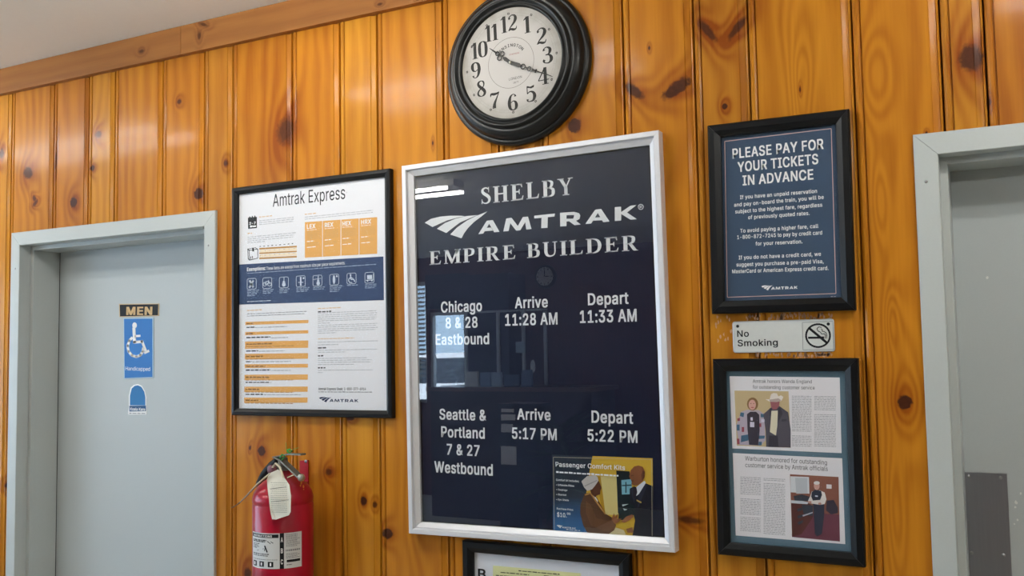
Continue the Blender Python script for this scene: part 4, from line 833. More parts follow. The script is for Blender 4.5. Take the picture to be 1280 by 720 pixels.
for yy, s_, xr in ((275, '• Inflatable Pillow', 215), (313, '• Earplugs', 158), (353, '• Blanket', 150), (394, '• Eye Shade', 170)): text(s_, *ck((68, yy))[0], ck((xr, 0))[0][0], 2.2, kl(13), WV, k0, .02, tilt=TK)
text('Purchase Price:', *ck((72,470))[0], ck((208, 0))[0][0], 2.4, kl(13), WV, k0, .02, tilt=TK)
text('$10.', *ck((74,528))[0], ck((152, 0))[0][0], 5.2, kl(13), WV, k0, .02, tilt=TK); text('00', *ck((155,512))[0], ck((184, 0))[0][0], 2.6, kl(13), WV, k0, .03, tilt=TK)
place2d(LV, LF, *ck((72,618))[0], ck((228, 0))[0][0], 2.0, kl(13), TK, LH, 'rail_logo', WV, k0)
greek([(*ck((150,636))[0], ck((262, 0))[0][0])], kl(13), WV, k0, TK, hgt=.8)
bmb = MB(); B_ = ck((44,42),(848,62),(852,690),(52,640))
for j in (0, 1, 3): bmb.poly(seg(B_[j], B_[(j+1) % 4], .5, kl(14)))
bmb.build('border_line', mat('border_tan', 'b9b09a', .6), k0)

# --- ticket payment notice (upper right)
py_, C, w, h, a = make_frame('picture_frame', [(884,157),(1061,135.2),(1069,388),(889,392)], bprof(.030, .022), BLK, .03, 'black framed slate blue notice asking for tickets in advance, above the no smoking plate', 'poster')
YS = -.0062; sp = sheet(py_, C, w-.054, h-.054, a, YS, SLATE); sp['tilt'] = a; pane(py_, C, w-.054, h-.054, a, -.0095, GLD)
Y1 = YS-.0003; PINK = mat('pink_line', 'd9b3ac', .6); cp = Crop(870, 130, 4.236); cq = Crop(870, 280, 4.236)
mb = MB(); B_ = [*cp((152,198),(716,130)), *cq((741,368),(166,388))]
for j in range(4): mb.poly(seg(B_[j], B_[(j+1) % 4], .85, Y1))
mb.build('border_line', PINK, sp)
def pt(c, s, x0, y0, x1, y1, cap, b=.02):
    p, q_ = c((x0, y0))[0], c((x1, y1))[0]; text(s, p[0], p[1], q_[0], cap, Y1, WHITE, sp, b, tilt=tilt_of(p, q_))
pt(cp, 'PLEASE PAY FOR', 194, 289, 676, 237, 12, .028); pt(cp, 'YOUR TICKETS', 221, 360, 648, 316, 12, .028); pt(cp, 'IN ADVANCE', 247, 431, 622, 398, 12, .028)
pt(cp, 'If you have an unpaid reservation', 233, 504, 641, 470, 4.6); pt(cp, 'and pay on-board the train, you will be', 202, 544, 677, 502, 4.6)
pt(cp, 'subject to the highest fare, regardless', 208, 580, 669, 543, 4.6); pt(cp, 'of previously quoted rates.', 276, 610, 602, 587, 4.6)
pt(cq, 'To avoid paying a higher fare, call', 234, 46, 648, 20, 4.6); pt(cq, '1-800-872-7245 to pay by credit card', 218, 80, 668, 55, 4.6); pt(cq, 'for your reservation.', 315, 114, 564, 102, 4.6)
pt(cq, 'If you do not have a credit card, we', 226, 188, 662, 168, 4.6); pt(cq, 'suggest you purchase a pre-paid Visa,', 214, 225, 676, 207, 4.6); pt(cq, 'MasterCard or American Express credit card.', 192, 261, 702, 243, 4.6)
place2d(LV, LF, *cq((346,350))[0], cq((538, 0))[0][0], 3.4, Y1, a, LH, 'rail_logo', WHITE, sp)
greek([(1038.5, 371.2, 1045)], Y1, INKL, sp, hgt=.8)

# --- two newspaper cuttings (lower right)
nw, C, w, h, a = make_frame('picture_frame', [(888.6,448.3),(1071.3,448),(1082.3,709.6),(898.6,694)], bprof(.029, .022), BLK, .029, 'black framed pair of newspaper cuttings on a blue grey mount, below the no smoking plate', 'picture')
MATB = mat('blue_grey_mount', '5f7888', .8); YS = -.0062
mo = sheet(nw, C, w-.052, h-.052, a, YS, MATB, 'mount_board'); mo['tilt'] = a; pane(nw, C, w-.052, h-.052, a, -.0098, GLD)
NP = mat('newsprint', 'e9e6eb', .8); YN = YS-.0006
n1 = shape('newspaper_cutting', [[(912,470.3),(1049.6,471.9),(1052,566.4),(915.5,560.5)]], YN, NP, nw)
n2 = shape('newspaper_cutting', [[(915.9,566.3),(1052.7,572.9),(1056.6,680.2),(919.7,669.3)]], YN, NP, nw)
k1, k2 = Crop(905, 465, 6.544), Crop(905, 565, 5.7625); yn = lambda n: YN-.00025*n
def NT(c, s, x0, y0, x1, y1, cap, par):
    p, q_ = c((x0, y0))[0], c((x1, y1))[0]; text(s, p[0], p[1], q_[0], cap, yn(1), mat('newspaper_ink', '3a3a42', .7), par, -.006, tilt=tilt_of(p, q_))
NT(k1, 'Amtrak honors Wanda England', 236, 88, 718, 92, 4.2, n1); NT(k1, 'for outstanding customer service', 236, 136, 742, 143, 4.2, n1)
NT(k2, 'Warburton honored for outstanding', 152, 60, 742, 92, 5.4, n2); NT(k2, 'customer service by Amtrak officials', 154, 108, 748, 137, 5.4, n2)
def N(par, name, col, n, *polys):
    for p_ in polys: shape(name, [p_], yn(n), mat('print_'+col, col, .7), par)
N(n1, 'photo_print', 'c9b48c', 1, k1((85,152),(528,158),(545,620),(105,602)))
N(n1, 'striped_coat', 'b9aebd', 2, k1((140,325),(190,308),(285,312),(330,345),(338,560),(300,602),(128,596),(98,440)))
N(n1, 'coat_patch', '4a6b86', 3, k1((135,330),(165,335),(160,370),(130,360)), k1((140,520),(200,510),(200,560),(138,575)), k1((285,520),(335,520),(330,545),(285,548)), k1((104,430),(128,430),(128,480),(104,478)), k1((285,570),(310,570),(308,600),(280,600)), k1((300,340),(325,345),(325,372),(300,370)))
N(n1, 'coat_patch', '9c4f5c', 3, k1((108,380),(130,375),(130,400),(110,402)), k1((290,420),(305,420),(305,450),(290,450)), k1((145,450),(165,450),(165,490),(145,490)), k1((105,545),(125,545),(128,590),(108,590)))
N(n1, 'dark_dress', '3d3844', 4, k1((188,345),(215,325),(262,325),(288,350),(292,480),(280,600),(205,595),(192,470)))
N(n1, 'name_badge', 'd8d4e4', 5, k1((213,408),(248,410),(248,452),(213,450)), k1((216,372),(234,370),(236,398),(218,398)), k1((305,385),(332,388),(330,412),(303,410)))
N(n1, 'hair', '8a6a48', 5, k1.ell(234, 262, 46, 54)); N(n1, 'face', 'd8a79c', 6, k1.ell(231, 268, 30, 42)); N(n1, 'smile', 'b56a66', 7, k1.ell(232, 291, 14, 5, 8)); N(n1, 'eye', '5d4438', 7, k1.ell(220, 258, 5, 3, 8), k1.ell(243, 258, 5, 3, 8))
N(n1, 'dark_jacket', '57545f', 3, k1((322,345),(385,290),(455,280),(525,330),(545,470),(545,618),(345,612),(340,480)))
N(n1, 'jacket_collar', '44414c', 4, k1((370,300),(390,290),(392,380),(380,450)), k1((440,300),(458,290),(480,340),(440,420)), k1((470,390),(510,385),(512,400),(472,408)))
N(n1, 'dark_trousers', '3a3744', 4, k1((370,520),(440,520),(445,615),(362,613)))
N(n1, 'pale_shirt', 'e2d9c0', 5, k1((388,318),(440,315),(436,440),(425,520),(375,490),(382,400)))
N(n1, 'face', '9d6268', 5, k1((378,240),(456,238),(450,280),(430,305),(400,306),(384,285)))
N(n1, 'cowboy_hat', 'e8e0d8', 6, k1((338,222),(372,225),(385,182),(405,172),(432,175),(445,200),(466,190),(486,205),(470,236),(430,246),(372,242)))
N(n1, 'hat_shade', 'b9a9a4', 7, k1((372,226),(446,215),(470,234),(430,246),(374,241)))
def column(c, par, x0, x1, y0, y1, sl, step, seed, gaps=()):
    L_ = []; yv = y0
    while yv < y1:
        if not any(g-.6*step < yv < g+.6*step for g in gaps): p = c((x0, yv))[0]; L_.append((p[0], p[1], c((x1, 0))[0][0]))
        yv += step
    greek(L_, yn(1), mat('news_grey', 'a7a6ad', .8), par, a, seed, hgt=.85, word=(1.5, 4.5), gap=.8)
column(k1, n1, 556, 716, 200, 608, 0, 13.5, 1, (505,)); column(k1, n1, 738, 915, 202, 610, 0, 13.5, 2, (330,))
column(k2, n2, 118, 264, 182, 575, 0, 12, 3, (320, 462)); column(k2, n2, 285, 440, 192, 590, 0, 12, 4, (215,))
N(n2, 'photo_print', '8a5a4c', 1, k2((475,160),(825,180),(835,645),(490,612)))
N(n2, 'bright_window', 'd9dbe0', 2, k2((478,175),(612,180),(615,300),(480,290))); N(n2, 'window_blind', 'bfc3ca', 3, k2((512,185),(600,188),(602,300),(520,300)))
N(n2, 'carpet', '6e3f4e', 2, k2((620,440),(830,450),(835,645),(490,612),(488,590)))
N(n2, 'desk', '5b3430', 3, k2((484,365),(600,362),(640,390),(640,470),(560,590),(492,610))); N(n2, 'desk_top', 'c9cdd6', 4, k2((482,348),(560,352),(610,362),(600,376),(484,368)))
N(n2, 'desk_equipment', '3b404c', 5, k2((500,318),(560,305),(625,325),(620,355),(510,350)), k2((560,380),(640,385),(640,460),(575,455)), k2((525,410),(565,400),(560,420),(530,430)), k2((528,460),(570,448),(566,468),(534,480)), k2((530,505),(570,490),(566,510),(536,525)))
N(n2, 'desk_paper', 'b9bcc8', 6, k2((565,455),(640,432),(638,440),(570,465)))
N(n2, 'office_chair', '3a3443', 3, k2((740,350),(790,345),(820,400),(820,440),(770,450),(735,420)))
N(n2, 'wall_certificate', 'e2dce0', 3, k2((738,233),(775,235),(775,265),(738,263)))
N(n2, 'trousers', '35394a', 6, k2((640,350),(722,370),(722,450),(705,590),(670,608),(655,590),(648,470)))
N(n2, 'white_shirt', 'dfd9d6', 7, k2((632,285),(690,275),(725,292),(738,340),(725,375),(690,380),(610,368),(606,350),(620,320)))
N(n2, 'vest', '333949', 8, k2((632,290),(655,272),(700,280),(706,310),(692,345),(640,350),(628,320)))
N(n2, 'name_badge', 'cfd3de', 9, k2((656,312),(676,314),(676,324),(656,322)))
N(n2, 'face', 'c79a90', 9, k2.ell(668, 244, 21, 30)); N(n2, 'hair', 'd9d4d4', 10, k2.ell(668, 223, 22, 13)); N(n2, 'hand', 'b98a80', 9, k2.ell(618, 362, 14, 9), k2.ell(690, 372, 12, 9))

# --- lowest frame cut by the picture's edge
lo, C, w, h, a = make_frame('picture_frame', [(577,675.2),(785.5,694.2),(787,714.2),(577,695.2)], bprof(.030, .022), BLK, .03, 'black framed document with a yellow sheet, hanging right under the silver framed board', 'picture', h=.36)
mo2 = sheet(lo, C, w-.054, h-.054, a, -.0062, mat('white_mount', 'dcdfe8', .8), 'mount_board'); mo2['tilt'] = a; pane(lo, C, w-.054, h-.054, a, -.0098, GLD)
cl = Crop(560, 660, 5.333); TL = tilt_of(cl((300,250))[0], cl((880,300))[0])
yp = shape('yellow_document', [cl((300,250),(885,302),(885,620),(300,600))], -.0068, mat('yellow_paper', 'dfe0a8', .7), lo)
text('B', 597.6, 723, 607.5, 12, -.0068, INK, mo2, .03)
greek([(*cl((470,288))[0], cl((742, 0))[0][0]), (*cl((350,298))[0], cl((540, 0))[0][0]), (*cl((320,318))[0], cl((560, 0))[0][0]), (*cl((640,322))[0], cl((740, 0))[0][0])], -.0071, INK, yp, TL, hgt=1.0, word=(3, 7))

# ------------------------------------------------------------------ wall clock
YCF = -.045
fc = Vector((-.51398*(DIST+YCF), YCF, EYE+.3475*(DIST+YCF))); RF = .0682*(DIST+YCF)*1.0
rimc = Vector((fc.x, 0, fc.z))
ck_ = empty('wall_clock', (fc.x, 0, fc.z), label='round wall clock with a wide black moulded rim and cream face', cat='clock')
RO = .2165
pr = [(RF-.004, -.038), (RF-.0005, -.046), (RF+.002, -.053), (RF+.006, -.0545), (RF+.009, -.0475), (RF+.012, -.0475), (RF+.016, -.056), (RF+.0205, -.0575), (RF+.0245, -.0555), (RF+.0255, -.0465), (RF+.028, -.0445), (RF+.031, -.0465), (RF+.036, -.0455), (RF+.044, -.040), (RF+.050, -.032), (RF+.0518, -.023), (RF+.0535, -.0205), (RF+.0555, -.0225), (RF+.060, -.022), (RO-.002, -.017), (RO, -.012), (RO, -.004), (RO-.006, -.0012), (RF-.004, -.0012), (RF-.004, -.038)]
MB().lathe(pr, rimc, 'y', 96).build('clock_rim', BLKC, ck_)
facem = bpy.data.materials.new('aged_clock_face'); facem.use_nodes = True; nt = facem.node_tree; nb = nt.nodes['Principled BSDF']; nb.inputs['Roughness'].default_value = .6
tcn = nt.nodes.new('ShaderNodeTexCoord'); n_1 = nt.nodes.new('ShaderNodeTexNoise'); n_1.inputs['Scale'].default_value = 28; n_1.inputs['Detail'].default_value = 6; nt.links.new(tcn.outputs['Object'], n_1.inputs[0])
ln_ = nt.nodes.new('ShaderNodeVectorMath'); ln_.operation = 'LENGTH'; nt.links.new(tcn.outputs['Object'], ln_.inputs[0])
mr = nt.nodes.new('ShaderNodeMapRange'); mr.inputs[1].default_value = RF*.7; mr.inputs[2].default_value = RF*1.05; nt.links.new(ln_.outputs['Value'], mr.inputs[0])
mm = nt.nodes.new('ShaderNodeMath'); mm.operation = 'MULTIPLY'; nt.links.new(mr.outputs[0], mm.inputs[0]); nt.links.new(n_1.outputs[0], mm.inputs[1])
rm = nt.nodes.new('ShaderNodeValToRGB'); rm.color_ramp.elements[0].color = (*lin('bcb7b2'), 1); rm.color_ramp.elements[1].color = (*lin('8d887c'), 1); rm.color_ramp.elements[1].position = .75
nt.links.new(mm.outputs[0], rm.inputs[0]); nt.links.new(rm.outputs[0], nb.inputs['Base Color'])
dial = MB().lathe([(0.0001, YCF), (RF+.001, YCF), (RF+.001, YCF+.004), (.0001, YCF+.004)], rimc, 'y', 72, False).build('clock_face', facem, ck_)
CI = mat('clock_ink', '2b2927', .6); CT = math.radians(2.0); cz = YCF-.0004
def cpt(r, ang, y=cz):  # ang clockwise from 12
    w_ = PI/2-ang+CT; return Vector((fc.x+r*math.cos(w_), y, fc.z+r*math.sin(w_)))
DH = .045
for hnum in range(1, 13):
    s = str(hnum); v, f = [], []; x = 0
    for ch in s:
        vv, ff, ww = digit(ch); b = len(v); v += [(p+x, q) for p, q in vv]; f += [tuple(b+i for i in g) for g in ff]; x += ww+.02
    x -= .02; c = cpt(RF*.715, hnum*PI/6); sx = 1.15 if len(s) == 1 else 1.08; co, si = math.cos(CT), math.sin(CT)
    mb = MB(); mb.add([(c.x+((p-x/2)*sx*co-(q-.5)*si)*DH, cz, c.z+((p-x/2)*sx*si+(q-.5)*co)*DH) for p, q in v], f); mb.build('numeral', CI, dial)
def ringm(mb, c, r, wd, y, n=48):
    for k in range(n):
        a0, a1 = 2*PI*k/n, 2*PI*(k+1)/n
        mb.poly([Vector((c.x+q*math.cos(t), y, c.z+q*math.sin(t))) for q, t in ((r-wd/2, a0), (r+wd/2, a0), (r+wd/2, a1), (r-wd/2, a1))])
mb = MB(); ringm(mb, fc, RF*.455, .0011, cz); mb.build('inner_ring', mat('ring_grey', '77726c', .6), dial)
mb = MB(); ringm(mb, fc, RF*.895, .0006, cz); ringm(mb, fc, RF*.845, .0005, cz)
for k in range(60):
    p, q = cpt(RF*.845, k*PI/30), cpt(RF*.895, k*PI/30); t = (q-p).cross(Vector((0, 1, 0))).normalized()*.0002; mb.poly([p-t, p+t, q+t, q-t])
mb.build('minute_track', mat('track_grey', '99948e', .6), dial)
mb = MB()
for k in range(12):
    c = cpt(RF*.895, k*PI/6)
    for e0, e1, g0, g1 in ((-3.2, -1.2, -3, 3), (1.2, 3.2, -3, 3), (-1.2, 1.2, -3, -1.6), (-1.2, 1.2, 1.6, 3)):
        a_ = (cpt(1, k*PI/6)-cpt(0, 0)).normalized(); t_ = a_.cross(Vector((0, 1, 0)))
        mb.poly([c+t_*(e*.001)+a_*(g*.001)-Vector((0, .0001, 0)) for e, g in ((e0*.9, g0*.9), (e1*.9, g0*.9), (e1*.9, g1*.9), (e0*.9, g1*.9))])
mb.build('hour_mark', CI, dial, kind='stuff')
# arched name and place line
def arc_text(s, r, mid, step, hh_, m, bold=.01):
    mb = MB()
    for i, ch in enumerate(s):
        vs, fs = text_mesh(ch, bold); an = mid+(i-(len(s)-1)/2)*step; c = cpt(r, an); a_ = (cpt(1, an)-cpt(0, 0)).normalized(); t_ = -a_.cross(Vector((0, 1, 0)))
        if t_.x < 0: t_ = -t_
        xm_ = (min(v[0] for v in vs)+max(v[0] for v in vs))/2; k = hh_/CAPH
        mb.add([c+t_*((v[0]-xm_)*k)+a_*(v[1]*k)-Vector((0, v[2], 0)) for v in vs], fs)
    return mb.build('lettering', m, dial)
arc_text('KENSINGTON', RF*.29, -.0, .19, .0080, CI, .02)
text('STATION', 636.5, 69.5, 648.6, 1.8, cz, mat('red_ink', 'a5564c', .6), dial, 0, tilt=CT)
text('LONDON', 636.3, 100.8, 652.3, 3, cz, CI, dial, .0, tilt=CT+.02); text('1879', 641.5, 104.6, 648, 2.2, cz, CI, dial, 0, tilt=CT)
HM = mat('hand_metal', '2d2b28', .45)
def hand(name, tip, y, rings, wid0, tailr):
    c = Vector((fc.x, y, fc.z)); T_ = at(*tip, y); D = (T_-c); Ln = D.length; D.normalize(); Nn = D.cross(Vector((0, 1, 0))); mb = MB()
    def bar(u0, u1, w0, w1, off=0):
        mb.prism([((c+D*u+Nn*(s_*w_+off)).x, (c+D*u+Nn*(s_*w_+off)).z) for u, w_, s_ in ((u0, w0, 1), (u1, w1, 1), (u1, w1, -1), (u0, w0, -1))], y-.0006, y+.0006)
    def ring(u, off, r, wd):
        q = c+D*u+Nn*off; n = 14
        for k in range(n):
            a0, a1 = 2*PI*k/n, 2*PI*(k+1)/n
            mb.prism([(q.x+g*math.cos(t), q.z+g*math.sin(t)) for g, t in ((r-wd, a0), (r, a0), (r, a1), (r-wd, a1))], y-.0006, y+.0006)
    for r in rings(Ln): (bar if r[0] == 'b' else ring)(*r[1:])
    return mb.build(name, HM, ck_)
hand('hour_hand', (611.9, 60.3), YCF-.003, lambda L: [('b', 0, L*.26, .0040, .0052), ('b', L*.26, L*.36, .0052, .0015), ('r', L*.46, .0068, .0072, .0028), ('r', L*.46, -.0068, .0072, .0028), ('r', L*.62, 0, .0066, .0028), ('b', L*.68, L, .0026, .0006), ('b', -.008, 0, .004, .004)], 1, 1)
hand('minute_hand', (690.4, 95.5), YCF-.005, lambda L: [('b', -.006, L*.22, .0044, .0056), ('b', L*.22, L*.28, .0056, .0015), ('r', L*.31, 0, .0078, .0028), ('b', L*.37, L*.42, .0018, .0018), ('r', L*.46, 0, .0066, .0028), ('b', L*.52, L*.62, .0042, .0015), ('b', L*.60, L*.63, .005, .005), ('b', L*.62, L, .0017, .0006)], 1, 1)
MB().lathe([(.0001, YCF-.008), (.003, YCF-.0075), (.0038, YCF-.006), (.0038, YCF-.0005)], rimc, 'y', 16).build('hub', mat('brass_hub', 'cfcabb', .3, .6), ck_)

# ------------------------------------------------------------------ no smoking plate
YP = -.0022
pc = [at(915.5, 402.3, YP), at(1042.5, 398.6, YP), at(1043.8, 438.4, YP), at(916.5, 441.3, YP)]
ns = empty('no_smoking_sign', (sum(p.x for p in pc)/4, 0, pc[3].z), label='silver no smoking plate with rounded corners between two black frames', cat='sign')
ang = math.atan2(pc[1].z-pc[0].z, pc[1].x-pc[0].x); cc = sum(pc, Vector())/4; wd = (pc[1]-pc[0]).length/2; hd = (pc[0]-pc[3]).length/2
def rrect(cc, wd, hd, r, ang, n=5):
    out = []
    for qx, qy, a0 in ((1, 1, 0), (-1, 1, 90), (-1, -1, 180), (1, -1, 270)):
        for j in range(n): t = math.radians(a0+j*90/(n-1)); u, v = qx*(wd-r)+r*math.cos(t), qy*(hd-r)+r*math.sin(t); out.append((cc.x+u*math.cos(ang)-v*math.sin(ang), cc.z+u*math.sin(ang)+v*math.cos(ang)))
    return out
plate_m = mat('silver_plastic_plate', 'd0d2cf', .25, 0, noise=.04, nscale=120)
pb = MB(); pb.prism(rrect(cc, wd, hd, .006, ang), YP, -.0012); pb.build('sign_plate', plate_m, ns); ns['tilt'] = ang
pn = [o for o in ns.children][0]; pn['tilt'] = ang
rim_ = MB(); A_, B_ = rrect(cc, wd, hd, .006, ang), rrect(cc, wd-.0022, hd-.0022, .005, ang)
for k in range(len(A_)): j = (k+1) % len(A_); rim_.add([(A_[k][0], YP-.0002, A_[k][1]), (A_[j][0], YP-.0002, A_[j][1]), (B_[j][0], YP-.0008, B_[j][1]), (B_[k][0], YP-.0008, B_[k][1])], [(0, 1, 2, 3)])
rim_.build('raised_edge', mat('plate_edge', 'd2d4d2', .25, .3), ns)
kn = Crop(905, 390, 8.533); YQ = YP-.0003
text('No', *kn((141,265))[0], kn((266, 0))[0][0], 7.8, YQ, INK, pn, .018, tilt=ang); text('Smoking', *kn((146,365))[0], kn((575, 0))[0][0], 7.8, YQ, INK, pn, .018, tilt=ang)
mb = MB(); q = kn.ell(1003, 252, 128, 122, 32)
for j in range(32): mb.poly(seg(q[j], q[(j+1) % 32], 2.4, YQ))
mb.poly(seg(*kn((900, 165), (1105, 335)), 3.0, YQ)); mb.build('prohibition_ring', INK, pn)
mb = MB(); mb.poly(seg(*kn((897, 275), (1068, 272)), 2.6, YQ-.0001)); mb.poly(seg(*kn((1076, 272), (1083, 272)), 2.4, YQ-.0001)); mb.poly(seg(*kn((1091, 272), (1098, 272)), 2.4, YQ-.0001))
for P_ in (((1040,165),(1010,158),(990,180),(1005,205),(1030,215),(1040,235),(1075,232),(1085,262)), ((1035,178),(1050,190),(1045,205),(1068,208),(1092,225),(1098,260))):
    q = kn(*P_)
    for j in range(len(q)-1): mb.poly(seg(q[j], q[j+1], .9, YQ-.0001))
mb.build('cigarette_symbol', INK, pn)
mb = MB(); q = kn((835,112),(1160,98),(1168,398),(842,404))
for j in range(4): mb.poly(seg(q[j], q[(j+1) % 4], .5, YQ))
mb.build('panel_outline', mat('grey_outline', '6d7378', .6), pn)
for p in kn((145, 152), (1112, 128)): screw(at(*p, YP-.0003), .0036, ns, mat('black_screw', '26282a', .4, .5))

# old adhesive round the plate, with flecks at its left painted for glare
gm = mat('adhesive_and_glare', 'bb9070', .45, noise=.3, nscale=200); ag = MB(); r_ = random.Random(5)
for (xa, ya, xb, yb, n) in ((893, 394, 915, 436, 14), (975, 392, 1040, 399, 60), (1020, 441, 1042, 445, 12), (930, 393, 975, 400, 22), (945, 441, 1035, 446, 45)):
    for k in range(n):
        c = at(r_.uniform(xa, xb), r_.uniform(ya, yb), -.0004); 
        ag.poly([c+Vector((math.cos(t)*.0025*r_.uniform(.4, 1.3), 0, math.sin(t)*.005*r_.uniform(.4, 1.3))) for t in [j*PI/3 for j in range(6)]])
tag(ag.build('adhesive_and_glare_flecks', gm, wall), kind='stuff')

# ------------------------------------------------------------------ signs on the left door
ms = Crop(130, 370, 4.5); YD = YL-.0022
def plate(name, c4, m, label, cat='sign', th=.002, y=YD):
    P_ = [at(*c, y) for c in c4]; t = empty(name, (sum(p.x for p in P_)/4, YL, P_[3].z), label=label, cat=cat); t['tilt'] = math.atan2((P_[1]-P_[0]).z, (P_[1]-P_[0]).x)
    b = MB(); b.prism([(p.x, p.z) for p in P_], y, YL-.0002); o = b.build('sign_plate', m, t); o['tilt'] = t['tilt']; return t, o
TAN = mat('tan_edge', 'c9b089', .5)
t, o = plate('restroom_sign', ms((84,44),(309,42),(307,112),(86,119)), TAN, 'narrow black door sign reading MEN in gold letters', y=YD)
shape('black_field', [ms((88,49),(305,46),(303,108),(90,115))], YD-.0003, INK, o)
text('MEN', *ms((125,105))[0], ms((271, 0))[0][0], 9.3, YD-.0006, mat('gold_letters', 'c9a878', .5), o, .05)
t, o = plate('accessible_sign', ms((109,124),(278,122),(278,460),(112,467)), mat('pale_sign_edge', 'a9c4d8', .5), 'blue accessible restroom sign with white wheelchair symbol on the left door')
shape('blue_field', [ms((113,129),(272,127),(272,455),(116,461))], YD-.0003, mat('sign_blue', '2f6fb4', .5), o)
mb = MB(); ya = YD-.0006; mb.poly(P2(ms.ell(172, 165, 13, 17), ya))
def sg(p, q, w_): mb.poly(seg(*ms(p, q), w_/4.5, ya))
sg((168, 178), (172, 265), 17); sg((172, 226), (205, 224), 12); sg((165, 260), (218, 257), 15); sg((212, 250), (236, 312), 14); sg((226, 320), (254, 308), 14)
arc = [(160, 232), (142, 252), (133, 280), (138, 312), (158, 335), (182, 342), (205, 333), (218, 312), (222, 290)]
for j in range(len(arc)-1): sg(arc[j], arc[j+1], 14)
for p in arc[1:-1]: mb.poly(P2(ms.ell(p[0], p[1], 7, 7, 8), ya))
mb.build('wheelchair_symbol', WHITE, o)
text('Handicapped', *ms((121,418))[0], ms((259, 0))[0][0], 4.6, ya, WHITE, o, .0)
# changing-station sticker
sk = Crop(130, 370, 4.5); P_ = sk((137,668),(134,660),(140,620),(140,560),(150,515),(168,500),(190,495),(212,505),(230,535),(238,570),(238,615),(240,660),(237,667))
yk = YL-.0009; cs_ = at(*sk((188,665))[0], yk)
st = empty('door_sticker', (cs_.x, YL, cs_.z), label='small blue and white oval sticker below the wheelchair sign', cat='sticker')
b = MB(); b.prism([(p.x, p.z) for p in P2(P_, yk)], yk, YL-.0002); so = b.build('sticker_base', WHITE, st); so['tilt'] = 0.0
shape('blue_oval', [sk((146,615),(146,560),(156,520),(172,506),(190,502),(210,511),(226,538),(232,570),(232,615))], yk-.0003, mat('sticker_blue', '2a6ea8', .5), so)
shape('name_band', [sk((142,618),(236,616),(236,648),(143,650))], yk-.0003, mat('sticker_navy', '1c4a78', .5), so)
text('Koala Kare', *sk((148,644))[0], sk((231, 0))[0][0], 3.6, yk-.0006, WHITE, so, .03)
greek([(*sk((143,662))[0], sk((234, 0))[0][0])], yk-.0003, INKS, so, hgt=.8)

# ------------------------------------------------------------------ fire extinguisher
RE = .086; YE = -.108
ce = at(353.8, 650, YE); EX, EZ = ce.x, 0
zs = at(353.8, 622, YE-.03).z; 
fe = empty('fire_extinguisher', (EX, YE, .76), label='red fire extinguisher with white tag and instruction label hung beside the grey door', cat='extinguisher')
RED = mat('red_enamel', '9c1028', .3, coat=.3, noise=.05, nscale=15)
zn = at(353.8, 597, YE).z
prof = [(.0001, .76), (RE-.012, .76), (RE-.003, .765), (RE, .775), (RE, zs-.022), (RE-.0012, zs-.020), (RE-.0012, zs-.017), (RE, zs-.015), (RE, zs-.004), (RE-.004, zs+.012), (RE-.014, zs+.028), (RE-.030, zs+.042), (RE-.048, zs+.053), (.026, zs+.060), (.022, zs+.066), (.022, zs+.072), (.0001, zs+.072)]
MB().lathe(prof, (EX, YE, 0), 'z', 56).build('cylinder', RED, fe)
ZV = zs+.070; BRZ = mat('grey_valve_metal', '77746c', .38, .8, noise=.1, nscale=60)
def E(px, py, dy=0): return at(px, py, YE+dy)
vb = MB(); vb.lathe([(.0001, ZV-.004), (.018, ZV-.004), (.018, ZV+.012), (.014, ZV+.016), (.014, ZV+.036), (.010, ZV+.040), (.0001, ZV+.040)], (EX, YE, 0), 'z', 20); vb.build('valve_body', BRZ, fe)
def lever(name, p, q, wd, th, m=BRZ, mid=None):
    pts = [Vector(p)]+([Vector(mid)] if mid else [])+[Vector(q)]; b = MB()
    for i in range(len(pts)-1):
        D = (pts[i+1]-pts[i]); L_ = D.length; D.normalize(); S_ = D.cross(Vector((0, 0, 1))).normalized(); U_ = S_.cross(D)
        b.obox((pts[i]+pts[i+1])/2, D, S_, U_, (L_/2+.001, wd/2, th/2))
    o = b.build(name, m, fe); bv = o.modifiers.new('bevel', 'BEVEL'); bv.width = .0015; bv.segments = 2; return o
lever('handle', E(343, 571.5, -.02), E(379, 568, -.03), .020, .0045, mid=E(362, 567.5, -.02))
lever('lever', E(346, 572, -.025), E(376, 597, -.045), .021, .005, mid=E(354, 576, -.025))
lg = MB(); pq = E(376.5, 597, -.048); lg.lathe([(.0001, -.006), (.009, -.006), (.010, -.004), (.010, .004), (.009, .006), (.0001, .006)], pq, 'y', 16); lg.build('lever_end', mat('pale_metal', 'a5a093', .35, .8), fe)
gp = E(340, 587, -.035); b = MB(); b.lathe([(.0001, -.008), (.011, -.008), (.013, -.006), (.013, .006), (.0001, .006)], gp, 'y', 20); b.build('gauge', mat('gauge_face', '6e4650', .35), fe)
MB().tube([E(340, 587, -.03), E(348, 583, -.01), (EX, YE, ZV+.015)], [.005, .006, .007], 10).build('gauge_stem', BRZ, fe)
# hose down the left/back side
hp = [E(347, 575, 0), E(339, 582, .01), E(331, 592, .02), E(325, 604, .03), E(320, 622, .035)]
HOSE = mat('black_rubber', '141416', .5); b = MB(); b.tube(hp+[Vector((EX-RE-.012, YE+.03, zs-.08)), Vector((EX-RE-.012, YE+.03, .95))], [.010, .011, .012, .012, .011, .011, .011], 12); b.build('hose', HOSE, fe)
